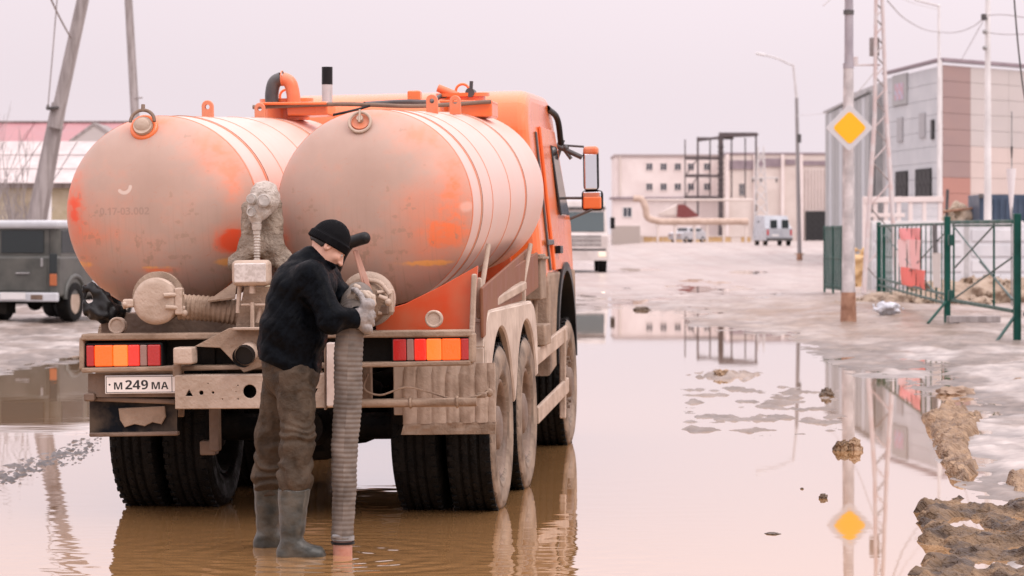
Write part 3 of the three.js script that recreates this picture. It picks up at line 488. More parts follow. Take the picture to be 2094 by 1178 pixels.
// --- punched cross beam, brackets, pipe outlet
{ const s = -0.14, a = L(360, 835, s), b = L(691, 766, s), w = b.x - a.x, h = b.y - a.y, tri = (cx, cy, r, up) => [[cx - r, cy - r * 0.8 * up], [cx + r, cy - r * 0.8 * up], [cx, cy + r * up]], X = (px) => (px - 360) / 331 * w, Y = (py) => (835 - py) / 69 * h;
  tp('cross_beam', [T(ext([[0, 0], [w, 0], [w, h], [0, h]], 0.008, [tri(X(388), Y(802), 0.026, 1), tri(X(643), Y(802), 0.026, -1), circ(X(413), Y(802), 0.016), circ(X(437), Y(802), 0.010), circ(X(512), Y(800), 0.043), circ(X(427), Y(782), 0.006), circ(X(456), Y(816), 0.006), circ(X(488), Y(787), 0.007), circ(X(484), Y(801), 0.005), circ(X(488), Y(816), 0.007)].map((q) => q), 0.003, 20), a),
    box(w, 0.008, 0.14, [a.x + w / 2, a.y + h + 0.002, a.z - 0.075]), box(w, 0.008, 0.14, [a.x + w / 2, a.y - 0.002, a.z - 0.075]), box(0.008, h - 0.02, 0.14, [a.x - 0.002, a.y + h / 2, a.z - 0.075])], m.mudPale);
  tp('beam_back', [box(w - 0.03, h - 0.03, 0.01, [a.x + w / 2, a.y + h / 2, a.z - 0.12])], m.under);
  const v0 = L(682, 700, -0.16), v1 = L(682, 832, -0.16); tp('support_post', [bar(v1, v0, 0.075, 0.06, V(0, 0, 1))], M('washed pale steel', [0.55, 0.44, 0.38], [0.75, 0.66, 0.6], { rough: 0.7 }));
  tp('edge_strip', [bar(L(666, 704, -0.15), L(666, 838, -0.15), 0.01, 0.05, V(0, 0, 1))], m.brown);
  tp('bracket_box', [box(0.115, 0.1, 0.14, L(379, 727, -0.12))], m.mudPale); tp('bracket_leg', [bar(L(362, 745, -0.1), L(362, 770, -0.1), 0.02, 0.05)], m.mud);
  const pts = [[400, 708], [470, 672], [548, 672], [548, 745], [500, 760], [452, 710]].map(([x, y]) => L(x, y, -0.08)), z = pts[0].z;
  tp('gusset_plate', [T(ext(pts.map((p) => [p.x, p.y]), 0.012), [0, 0, z])], m.mud);
  tp('outlet_pipe', [tube([L(500, 727, -0.22), L(518, 712, -0.02), L(548, 690, 0.12)], 0.057, 16, 20)], m.mudPale, 'pale drain pipe pointing backwards');
  const oc = L(500, 727, -0.22), od = L(518, 712, -0.02).sub(oc).normalize().negate();
  tp('outlet_bore', [along(new THREE.CylinderGeometry(0.062, 0.062, 0.06, 24, 1, true), oc.clone(), oc.clone().addScaledVector(od, 0.03)), along(new THREE.CylinderGeometry(0.054, 0.054, 0.004, 24), oc.clone().addScaledVector(od, 0.0), oc.clone().addScaledVector(od, 0.004))], m.black);
}
// --- left valve: round cover with clamps on a ribbed pipe
{ const s = -0.06, c = L(318, 616, s);
  tp('valve_cover', [T(lathe([[0, 0.03], [0.10, 0.028], [0.132, 0.018], [0.14, -0.01], [0.14, -0.045], [0, -0.045]], 44), c, [Math.PI / 2, 0, 0.0])], m.mudPale, 'round cover on the left tank outlet');
  tp('cover_clamp', [box(0.07, 0.05, 0.06, L(264, 620, s)), rod(L(252, 628, s), L(276, 617, s), 0.014), ball(0.018, L(256, 622, s - 0.02))], m.mudPale);
  tp('cover_clamp', [box(0.05, 0.16, 0.06, L(367, 616, s)), rod(L(334, 604, s - 0.05), L(376, 602, s), 0.013), rod(L(338, 628, s - 0.05), L(378, 630, s), 0.013), ball(0.02, L(377, 640, s))], m.mudPale);
  tp('cover_flange', [T(lathe([[0.10, -0.02], [0.155, -0.02], [0.155, 0.03], [0.10, 0.03]], 40), L(325, 608, 0.08), [Math.PI / 2, 0, 0])], m.mud);
  tp('tank_outlet', [rod(L(322, 612, 0.0), L(330, 600, 0.5), 0.1, 0.1, 24)], m.mud);
  const N = 90, path = new THREE.CatmullRomCurve3([L(366, 628, 0.05), L(410, 630, 0.06), L(450, 634, 0.07), L(490, 640, 0.1)]), g = new THREE.TubeGeometry(path, N, 0.075, 22, false), p = g.attributes.position, q = path.getSpacedPoints(N);
  for (let i = 0; i < p.count; i++) { const k = Math.floor(i / 23), o = V().fromBufferAttribute(p, i).sub(q[k]).multiplyScalar(1 + 0.05 * Math.sin(k * 0.95)); p.setXYZ(i, q[k].x + o.x, q[k].y + o.y, q[k].z + o.z); } g.computeVertexNormals();
  tp('ribbed_pipe', [g], m.mud);
  tp('pipe_shield', [quadSheet(L(425, 615, -0.05), L(480, 608, -0.05), L(485, 572, 0.15), L(440, 604, 0.15), 0.01)], m.mud);
}
// --- work lamp on its mast
{ const s = -0.12, c = L(515, 558, s), lamp = tp('work_lamp', [T(new RoundedBoxGeometry(0.226, 0.15, 0.1, 3, 0.03), c)], m.mudPale, 'square work lamp caked in mud');
  mesh('lamp_glass', [T(new RoundedBoxGeometry(0.19, 0.115, 0.02, 2, 0.009), [c.x, c.y, c.z + 0.046])], M('muddy lamp glass', [0.50, 0.44, 0.40], [0.68, 0.62, 0.58], { rough: 0.4, s: 0.25, kind: 'fine', coat: 0.4 }), lamp);
  tp('lamp_mast', [rod(L(490, 585, s + 0.03), L(486, 640, s + 0.03), 0.013), rod(L(516, 580, s), L(516, 600, s), 0.02), rod(L(516, 618, s), L(516, 672, s), 0.012), rod(L(533, 628, s + 0.05), L(526, 660, s + 0.05), 0.012), bar(L(494, 623, s + 0.03), L(548, 623, s + 0.03), 0.05, 0.012)], m.mudPale);
  tp('mast_plate', [quadSheet(L(482, 668, s + 0.1), L(556, 668, s + 0.1), L(556, 586, s + 0.1), L(500, 586, s + 0.1), 0.012)], m.mud);
  tp('mast_foot', [bar(L(478, 672, s), L(560, 672, s), 0.1, 0.016)], m.mudPale);
}
// --- right valve with lever and black hose end
{ const s = 0.02, c = L(742, 618, s);
  tp('valve_body', [T(lathe([[0, 0.05], [0.11, 0.045], [0.135, 0.02], [0.14, -0.06], [0.12, -0.12], [0.11, -0.5]], 40), c, [Math.PI / 2, 0, 0])], m.mud);
  tp('valve_flange', [T(lathe([[0.12, -0.03], [0.165, -0.03], [0.165, 0.02], [0.12, 0.02]], 40), L(752, 612, 0.12), [Math.PI / 2, 0, 0])], m.mudPale);
  tp('valve_clamp', [tube([L(752, 572, s - 0.04), L(775, 577, s - 0.04), L(789, 590, s - 0.04), L(797, 602, s - 0.04)], 0.014, 14), box(0.03, 0.13, 0.06, L(800, 618, s)), rod(L(770, 598, s - 0.06), L(803, 594, s), 0.012), rod(L(772, 640, s - 0.04), L(803, 640, s), 0.012), ball(0.022, L(762, 608, s - 0.07)), ball(0.022, L(794, 618, s - 0.07)), rod(L(775, 606, s - 0.07), L(792, 612, s - 0.07), 0.014)], m.mudPale);
  tp('valve_shadow_box', [box(0.1, 0.06, 0.08, L(780, 634, s))], m.brown);
  tp('valve_lever', [bar(L(758, 600, s - 0.05), L(726, 512, s - 0.08), 0.012, 0.03), rod(L(724, 512, s - 0.09), L(745, 590, s - 0.06), 0.007)], M('red rusty lever', [0.42, 0.20, 0.14], [0.55, 0.36, 0.29], { rough: 0.7 }));
  tp('lever_grip', [tube([L(684, 560, s - 0.02), L(694, 532, s - 0.05), L(707, 508, s - 0.07), L(722, 494, s - 0.1), L(744, 486, s - 0.12)], 0.032, 24, 14), tube([L(722, 494, s - 0.1), L(734, 490, s - 0.11), L(744, 487, s - 0.12)], 0.037, 12, 16), ball(0.037, L(745, 487, s - 0.12)), ball(0.037, L(722, 494, s - 0.1))], m.black, 'thick black rubber grip');
}
// --- orange cradle, side frames, ribbed mud flap, pipes
{ const pts = [[976, 545], [966, 682], [770, 682], [770, 640], [830, 622], [905, 585]].map(([x, y]) => L(x, y, 0.28)), z = pts[0].z; tp('cradle', [T(ext(pts.map((p) => [p.x, p.y]), 0.03), [0, 0, z - 0.03])], m.orangeRed, 'orange cradle under the right tank');
  const p2 = [[207, 616], [208, 690], [500, 690], [500, 655], [400, 655], [250, 640]].map(([x, y]) => L(x, y, 0.28)); tp('cradle', [T(ext(p2.map((p) => [p.x, p.y]), 0.03), [0, 0, p2[0].z - 0.03])], m.brown, 'dirty cradle under the left tank');
  tp('cradle_edge', [bar(L(970, 560, 0.24), L(965, 684, 0.24), 0.03, 0.05, V(0, 0, 1))], m.mudPale); tp('cradle_panel', [bar(L(985, 640, 0.3), L(1082, 548, 3.6), 0.02, 0.3)], m.frameRust);
  tp('side_post', [bar(L(984, 652, 0.4), L(976, 568, 0.4), 0.05, 0.04, V(0, 0, 1)), bar(L(1068, 633, 2.8), L(1068, 582, 2.8), 0.05, 0.04, V(0, 0, 1))], m.mudPale);
  tp('strap_rod', [rod(L(978, 636, 0.5), L(999, 500, 0.75), 0.016)], m.mudPale); tp('strap_rod', [rod(L(1066, 600, 2.9), L(1085, 500, 3.2), 0.016)], m.mudPale);
  tp('grab_rail', [bar(L(984, 632, 0.6), L(1070, 584, 2.7), 0.05, 0.06)], m.mudPale);
  tp('frame_plate', [bar(L(1020, 606, 1.5), L(1098, 552, 3.9), 0.02, 0.26)], m.frameRust);
  const a = L(824, 868, 0.3), b = L(1014, 864, 0.3), c = L(1012, 742, 0.34), d = L(824, 748, 0.34);
  tp('mud_flap', [quadSheet(a, b, c, d, 0.02, 72, 10, (u, v) => 0.014 * Math.pow(Math.abs(Math.sin(u * Math.PI * 6.5 + 0.3 * n2(u * 3, v))), 0.35) + 0.003 * n2(u * 9, v * 0.6))], m.mudStreak, 'ribbed rubber flap streaked with mud');
  tp('flap_edge', [quadSheet(L(820, 889, 0.28), L(1012, 887, 0.28), L(1014, 862, 0.29), L(826, 866, 0.29), 0.025, 40, 4, (u, v) => 0.008 * n2(u * 5, v))], m.mud);
  tp('underrun_pipe', [rod(L(735, 825, 0.02), L(975, 822, 0.02), 0.026, 0.026, 16), T(tor(0.027, 0.01), L(840, 823, 0.02), [0, Math.PI / 2, 0]), T(tor(0.027, 0.01), L(935, 822, 0.02), [0, Math.PI / 2, 0])], m.mud);
  tp('brake_line', [tube([L(752, 765, 0.1), L(745, 795, 0.05), L(775, 808, 0.03), L(830, 792, 0.02), L(872, 800, 0.05), L(925, 815, 0.05), L(975, 810, 0.05), L(1000, 800, 0.2)], 0.007, 60, 6)], m.mud);
  tp('line_end', [ball(0.025, L(1000, 803, 0.2))], m.mud); tp('line_clip', [box(0.06, 0.03, 0.05, L(985, 808, 0.1))], m.mud);
  tp('flap_bracket', [box(0.08, 0.25, 0.04, L(748, 780, 0.3)), bar(L(735, 745, 0.15), L(735, 820, 0.15), 0.03, 0.03, V(0, 0, 1))], m.brown);
}
// --- rear wings over the two axles
function wing(q, mat) {
  const cy = 0.52, sh = new THREE.Shape(); sh.moveTo(-0.42, 0.62); sh.lineTo(-0.42, 1.0); sh.quadraticCurveTo(-0.42, 1.21, -0.62, 1.22); sh.lineTo(-2.75, 1.22); sh.quadraticCurveTo(-3.03, 1.2, -3.06, 0.9); sh.lineTo(-3.06, 0.72);
  sh.absarc(-2.44, cy, 0.605, Math.PI - 0.33, 0.55, true); sh.lineTo(-1.78, 0.62); sh.absarc(-1.12, cy, 0.605, Math.PI - 0.5, 0.17, true); sh.lineTo(-0.42, 0.62);
  const side = ext(sh, 0.03, [], 0.012, 24); side.rotateY(-Math.PI / 2); side.translate(q > 0 ? 1.19 : -1.16, 0, 0); // x of the outline runs along the truck
  const top = []; const pr = [[0.34, 0.62], [0.34, 1.02], [0.42, 1.16], [0.56, 1.225], [2.78, 1.225], [2.98, 1.16], [3.06, 0.95], [3.07, 0.72]];
  for (let i = 0; i < pr.length - 1; i++) top.push(bar(V(q * 0.92, pr[i][1], -pr[i][0]), V(q * 0.92, pr[i + 1][1], -pr[i + 1][0]), 0.55, 0.022, i === 0 || i > 5 ? V(0, 0, 1) : V(0, 1, 0)));
  tp('wing', [side, ...top], mat, q > 0 ? 'right wing over the double rear wheels' : 'left wing over the double rear wheels');
}
wing(1, m.wing); wing(-1, m.mud);
// --- side guards, boxes, fuel tank
tp('side_guard', [bar(L(1093, 733, 3.05), L(1157, 681, 5.15), 0.03, 0.12)], m.mudPale); tp('side_guard', [bar(L(1098, 850, 3.05), L(1160, 787, 5.15), 0.03, 0.12)], m.mudPale);
tp('guard_post', [bar(L(1151, 856, 4.9), L(1151, 672, 4.9), 0.05, 0.04, V(0, 0, 1))], m.mudPale);
tp('fuel_tank', [T(new RoundedBoxGeometry(0.4, 0.5, 1.0, 3, 0.1), [0.7, 0.74, -4.0])], m.brown); tp('battery_box', [box(0.16, 0.15, 0.4, L(1098, 684, 3.5))], m.mud);
tp('filter_box', [box(0.13, 0.34, 0.35, L(1094, 566, 4.2)), box(0.17, 0.02, 0.4, L(1094, 528, 4.2))], m.mud); tp('filter_leg', [rod(L(1094, 605, 4.2), L(1094, 690, 4.2), 0.02)], m.mud);
// --- cab
{ const sh = new THREE.Shape(); [[4.86, 1.38], [4.86, 2.5]].forEach(([x, y], i) => (i ? sh.lineTo(x, y) : sh.moveTo(x, y))); sh.quadraticCurveTo(4.88, 2.70, 5.1, 2.735); sh.lineTo(6.25, 2.75); sh.quadraticCurveTo(6.5, 2.74, 6.62, 2.6); sh.lineTo(6.95, 1.75); sh.lineTo(7.0, 1.38); sh.lineTo(4.86, 1.38);
  const side = (g) => { const p = g.attributes.position; for (let i = 0; i < p.count; i++) { const y = p.getY(i); p.setX(i, p.getX(i) * (1 - 0.105 * sst(1.55, 2.75, y))); } g.computeVertexNormals(); return g; };
  const body = new THREE.ExtrudeGeometry(sh, { depth: 1.94, bevelEnabled: true, bevelSize: 0.09, bevelThickness: 0.09, bevelSegments: 4, curveSegments: 20, steps: 1 }); body.translate(-0.09 * 0, 0, 0); body.rotateY(Math.PI / 2); body.translate(-0.97, 0, 0);
  const cab = mesh('cab', side(body), m.orange, truck);
  // door, window and trims on both sides
  for (const q of [-1, 1]) {
    const flatSide = (pts, th, off) => { const g = ext(pts, th, [], 0.006); g.rotateY(Math.PI / 2); g.translate(q > 0 ? 1.06 + off : -1.06 - off - th, 0, 0); const p = g.attributes.position; for (let i = 0; i < p.count; i++) p.setX(i, p.getX(i) - q * 1.06 * 0.105 * sst(1.55, 2.75, p.getY(i))); return g; };
    const door = mesh('door', flatSide([[5.42, 1.42], [5.42, 2.55], [6.42, 2.55], [6.72, 1.78], [6.72, 1.42]], 0.012, 0.008), m.orange, truck);
    mesh('door_window', flatSide([[5.98, 1.86], [5.98, 2.42], [6.34, 2.42], [6.58, 1.86]], 0.006, 0.026), m.glassDark, door); mesh('door_handle', flatSide([[5.5, 1.55], [5.5, 1.6], [5.68, 1.6], [5.68, 1.55]], 0.03, 0.02), m.black, door);
    mesh('trim', flatSide([[5.16, 1.42], [5.16, 2.5], [5.19, 2.5], [5.19, 1.42]], 0.006, 0.006), m.darkSteel, cab); mesh('trim', flatSide([[5.0, 1.62], [5.0, 1.65], [5.4, 1.65], [5.4, 1.62]], 0.006, 0.006), m.darkSteel, cab);
    mesh('wind_deflector', [tube([V(q * 0.95, 2.74, -6.2), V(q * 1.0, 2.66, -6.5), V(q * 1.01, 2.46, -6.66)], 0.026, 24, 10)], m.black, cab);
    mesh('step_guard', (() => { const s = new THREE.Shape(); s.moveTo(4.95, 0.62); s.lineTo(4.95, 1.3); s.quadraticCurveTo(4.97, 1.38, 5.1, 1.38); s.lineTo(6.95, 1.38); s.lineTo(6.98, 0.8); s.lineTo(6.82, 0.8); s.absarc(6.12, 0.74, 0.7, 0.08, Math.PI + 0.1, false); s.lineTo(4.95, 0.62); const g = new THREE.ExtrudeGeometry(s, { depth: 0.36, bevelEnabled: true, bevelSize: 0.02, bevelThickness: 0.02, bevelSegments: 2, curveSegments: 24 }); g.rotateY(Math.PI / 2); g.translate(q > 0 ? 0.7 : -1.06, 0, 0); return g; })(), m.mud, truck);
    mesh('wheel_arch', (() => { const s = new THREE.Shape(); s.absarc(6.12, 0.74, 0.73, -0.1, Math.PI + 0.1, false); s.absarc(6.12, 0.74, 0.66, Math.PI + 0.1, -0.1, true); const g = new THREE.ExtrudeGeometry(s, { depth: 0.34, bevelEnabled: false, curveSegments: 26 }); g.rotateY(Math.PI / 2); g.translate(q > 0 ? 0.76 : -1.10, 0, 0); return g; })(), m.black, truck);
  }
  mesh('windscreen', [bar(V(-0.88, 2.18, -6.86), V(0.88, 2.18, -6.86), 0.03, 0.72, V(0, 1, 0.4))], m.glassDark, cab);
  mesh('rear_window', [box(0.7, 0.4, 0.02, [0, 2.2, -4.765])], m.glassDark, cab);
  mesh('front_bumper', [box(1.95, 0.42, 0.3, [0, 0.72, -7.05])], m.mud, truck);
  mesh('cab_back_panel', [box(0.42, 1.1, 0.02, [0.6, 1.9, -4.765])], m.orangeRed, cab);
  mesh('cab_underframe', [box(1.7, 0.4, 1.7, [0, 0.98, -6.0])], m.under, truck);
}
// --- mirrors on the right door
{ const s = 6.75, g = new THREE.Group(); g.name = 'side_mirror'; g.userData.label = 'tall mirror above a square amber one on the right door'; truck.add(g);
  const a = L(1208, 347, s), b = L(1211, 410, s);
  mesh('mirror_housing', [T(new RoundedBoxGeometry(0.135, 0.36, 0.08, 3, 0.04), [a.x, a.y, a.z - 0.03])], m.black, g); mesh('mirror_glass', [T(new RoundedBoxGeometry(0.105, 0.3, 0.02, 2, 0.009), [a.x, a.y - 0.016, a.z + 0.012], [0, 0.16, 0])], m.mirror, g);
  mesh('mirror_cap', [T(new RoundedBoxGeometry(0.13, 0.075, 0.09, 3, 0.03), [a.x + 0.003, a.y + 0.16, a.z - 0.015])], m.orangeDust, g);
  mesh('wide_mirror', [T(new RoundedBoxGeometry(0.185, 0.175, 0.07, 3, 0.04), [b.x, b.y, b.z - 0.03])], m.black, g); const am = m.orange; mesh('wide_mirror_face', [T(new RoundedBoxGeometry(0.155, 0.105, 0.03, 2, 0.014), [b.x, b.y - 0.018, b.z])], am, g); mesh('wide_mirror_glass', [T(new RoundedBoxGeometry(0.15, 0.05, 0.02, 2, 0.009), [b.x, b.y + 0.05, b.z])], m.mirror, g);
  for (const q of [[1135, 296, 1194, 300, 0.010], [1138, 298, 1190, 322, 0.022], [1142, 290, 1168, 325, 0.016], [1152, 286, 1140, 322, 0.016], [1150, 405, 1190, 405, 0.012], [1165, 448, 1212, 428, 0.012]]) mesh('mirror_arm', rod(L(q[0], q[1], s), L(q[2], q[3], s), q[4]), m.darkSteel, g); mesh('arm_joint', ball(0.028, L(1157, 303, s)), m.darkSteel, g);
}
// ---------------------------------------------------------------- things hanging on the truck
const W = (px, py, s) => L(px, py, s).applyMatrix4(truck.matrixWorld);             // world point of a truck pixel at depth s behind/along it
{ const c = W(535, 415, 0.02), g = thing('gas_mask', 'dusty gas mask with round eye pieces hanging between the two tanks', 'gas mask', c);
  const rub = M('dusty grey rubber', [0.40, 0.34, 0.29], [0.58, 0.52, 0.46], { rough: 0.9, s: 0.2, bump: 0.004, bs: 0.12 });
  const f = (x, y, z) => { let d = ell(x, y, z, [0.015, 0.03, -0.04], [0.088, 0.105, 0.095]); d = smin(d, ell(x, y, z, [-0.025, -0.05, 0.01], [0.06, 0.07, 0.06]), 0.04); d = smin(d, cap(x, y, z, [-0.03, -0.09, 0.035], [-0.025, -0.125, 0.035], 0.034, 0.026), 0.02); d = smin(d, cap(x, y, z, [-0.05, 0.02, 0.03], [-0.05, 0.02, 0.05], 0.03, 0.03), 0.012); d = smin(d, cap(x, y, z, [0.018, 0.012, 0.04], [0.022, 0.012, 0.062], 0.038, 0.036), 0.012); return d + 0.005 * n3(x * 14, y * 14, z * 14) + 0.0015 * n3(x * 45, y * 45, z * 45); };
  mesh('face_piece', nets(f, [-0.14, -0.18, -0.17], [0.14, 0.17, 0.13], 0.007), rub, g);
  const gl = M('dusty lens', [0.34, 0.31, 0.28], [0.5, 0.46, 0.42], { rough: 0.35, s: 0.1 });
  mesh('eye_piece', [T(cyl(0.03, 0.033, 0.02, null, null, 22), [0.022, 0.012, 0.098], [Math.PI / 2 - 0.1, 0.15, 0]), T(tor(0.033, 0.006), [0.022, 0.012, 0.1])], gl, g);
  mesh('eye_piece', [T(cyl(0.024, 0.027, 0.02, null, null, 22), [-0.052, 0.022, 0.078], [Math.PI / 2, -0.3, 0]), T(tor(0.027, 0.005), [-0.052, 0.022, 0.08])], gl, g);
  mesh('outlet_valve', [T(cyl(0.022, 0.024, 0.024, null, null, 18), [-0.055, -0.055, 0.065], [Math.PI / 2, -0.4, 0]), T(tor(0.023, 0.005), [-0.055, -0.055, 0.075])], gl, g);
  mesh('hose_collar', [cyl(0.03, 0.027, 0.035, [-0.026, -0.142, 0.035]), cyl(0.022, 0.022, 0.03, [-0.026, -0.17, 0.035])], rub, g);
  const pr = []; for (let k = 0; k <= 60; k++) pr.push([0.0185 + 0.0025 * Math.sin(k * 1.25), -k / 60 * 0.2]); mesh('breathing_hose', [T(lathe(pr, 18), [-0.024, -0.18, 0.035])], rub, g); }
{ const c = W(533, 500, 0.16), mt = M('muddy canvas', [0.20, 0.155, 0.115], [0.36, 0.285, 0.22], { rough: 1, s: 0.3, bump: 0.006, bs: 0.16 });
  const f = (x, y, z) => { let d = cap(x, y, z, [-0.06, -0.02, 0], [-0.05, 0.2, -0.02], 0.075, 0.06); d = smin(d, cap(x, y, z, [0.055, -0.02, 0], [0.06, 0.22, -0.02], 0.085, 0.06), 0.03); d = smin(d, cap(x, y, z, [-0.03, 0.0, 0.0], [-0.135, -0.12, 0.04], 0.06, 0.055), 0.03); d = smin(d, cap(x, y, z, [0.05, 0.0, 0], [0.15, -0.12, 0.04], 0.065, 0.06), 0.03); return d + 0.014 * n3(x * 9, y * 7, z * 9) + 0.004 * n3(x * 30, y * 22, z * 30); };
  one('canvas_bundle', nets(f, [-0.26, -0.24, -0.14], [0.28, 0.34, 0.16], 0.009), mt, 'brown canvas bundle stuffed behind the gas mask between the tanks', 'canvas bundle').position.copy(c); }
{ const c = W(196, 622, 0.2), f = (x, y, z) => { let d = cap(x, y, z, [0.0, -0.04, 0], [0.06, -0.05, 0], 0.06, 0.065); d = smin(d, cap(x, y, z, [-0.02, 0.1, 0], [0.05, 0.02, 0], 0.03, 0.05), 0.03); d = smin(d, cap(x, y, z, [-0.07, 0.1, 0.01], [-0.06, -0.06, 0.01], 0.012, 0.014), 0.01); d = smin(d, cap(x, y, z, [-0.085, 0.075, 0.01], [-0.02, 0.11, 0], 0.012, 0.014), 0.015); d = smin(d, cap(x, y, z, [0.05, -0.06, 0], [0.12, -0.05, -0.05], 0.05, 0.05), 0.03); return d + 0.01 * n3(x * 14, y * 14, z * 14); };
  one('tool_bag', nets(f, [-0.16, -0.17, -0.14], [0.22, 0.19, 0.12], 0.008), m.black, 'black bag strapped to the left corner of the truck below the tank', 'bag').position.copy(c); }
// ---------------------------------------------------------------- suction hose
const MAN = P(600, HZ, 13.9); MAN.y = 0; // ground point between the feet
const mp = (px, py, dz = 0) => { const k = (13.9 - dz) / F; return V((px - CX) * k - MAN.x, EYE - (py - HZ) * k, dz); }; // pixel -> person space at depth offset dz (towards the camera)
{ const g = thing('suction_hose', 'thick ribbed grey suction hose held upright from the valve into the water', 'hose', MAN.clone());
  const end = W(742, 618, -0.06).sub(MAN), hs = 0.1;
  const pts = [mp(701, 1102, hs), mp(703, 1000, hs), mp(707, 900, hs), mp(711, 800, hs), mp(716, 700, hs), mp(719, 655, hs - 0.03), mp(724, 622, hs - 0.2), mp(733, 606, hs - 0.5), V(end.x, end.y + 0.02, end.z + 0.3), end];
  const cv = new THREE.CatmullRomCurve3(pts), N = 560, R = 22, tg = new THREE.TubeGeometry(cv, N, 1, R, false), p = tg.attributes.position, u = tg.attributes.uv;
  const len = cv.getLength();
  for (let k = 0; k <= N; k++) { const c = cv.getPointAt(k / N), d = k / N * len, y = c.y, rad = 0.058 + 0.0165 * sst(0.05, 0.9, y), rib = (0.0035 + 0.0012 * n2(d * 3, 8)) * Math.pow(0.5 + 0.5 * Math.sin(d / 0.026 * Math.PI * 2 + 1.4 * n2(d * 1.7, 3)), 0.7); c.x += 0.006 * n2(d * 1.6, 21);
    for (let i = 0; i <= R; i++) { const q = k * (R + 1) + i, v = V().fromBufferAttribute(p, q).sub(c).normalize().multiplyScalar(rad + rib + 0.0025 * n2(d * 8, i * 0.3)); p.setXYZ(q, c.x + v.x, c.y + v.y, c.z + v.z); u.setXY(q, i / R * 0.42, d); } }
  tg.computeVertexNormals(); mesh('hose_wall', tg, M('grey hose rubber', [0.105, 0.087, 0.074], [0.225, 0.19, 0.163], { rough: 0.85, s: 0.5, grain: 0.6, spec: 0.4 }), g, null, true);
  const b = mp(701, 1102, hs); mesh('hose_clamp', [cyl(0.061, 0.061, 0.024, [b.x + 0.001, b.y + 0.006, b.z], null, 30), box(0.05, 0.02, 0.02, [b.x - 0.03, b.y + 0.02, b.z + 0.05])], m.steel, g); mesh('hose_band', [cyl(0.063, 0.063, 0.014, [b.x, b.y - 0.02, b.z], null, 30)], m.black, g);
  mesh('pipe_end', [cyl(0.052, 0.052, 0.22, [b.x - 0.001, b.y - 0.12, b.z], null, 30)], M('rusty pink pipe', [0.42, 0.17, 0.11], [0.62, 0.36, 0.28], { rough: 0.6, s: 0.2 }), g); }
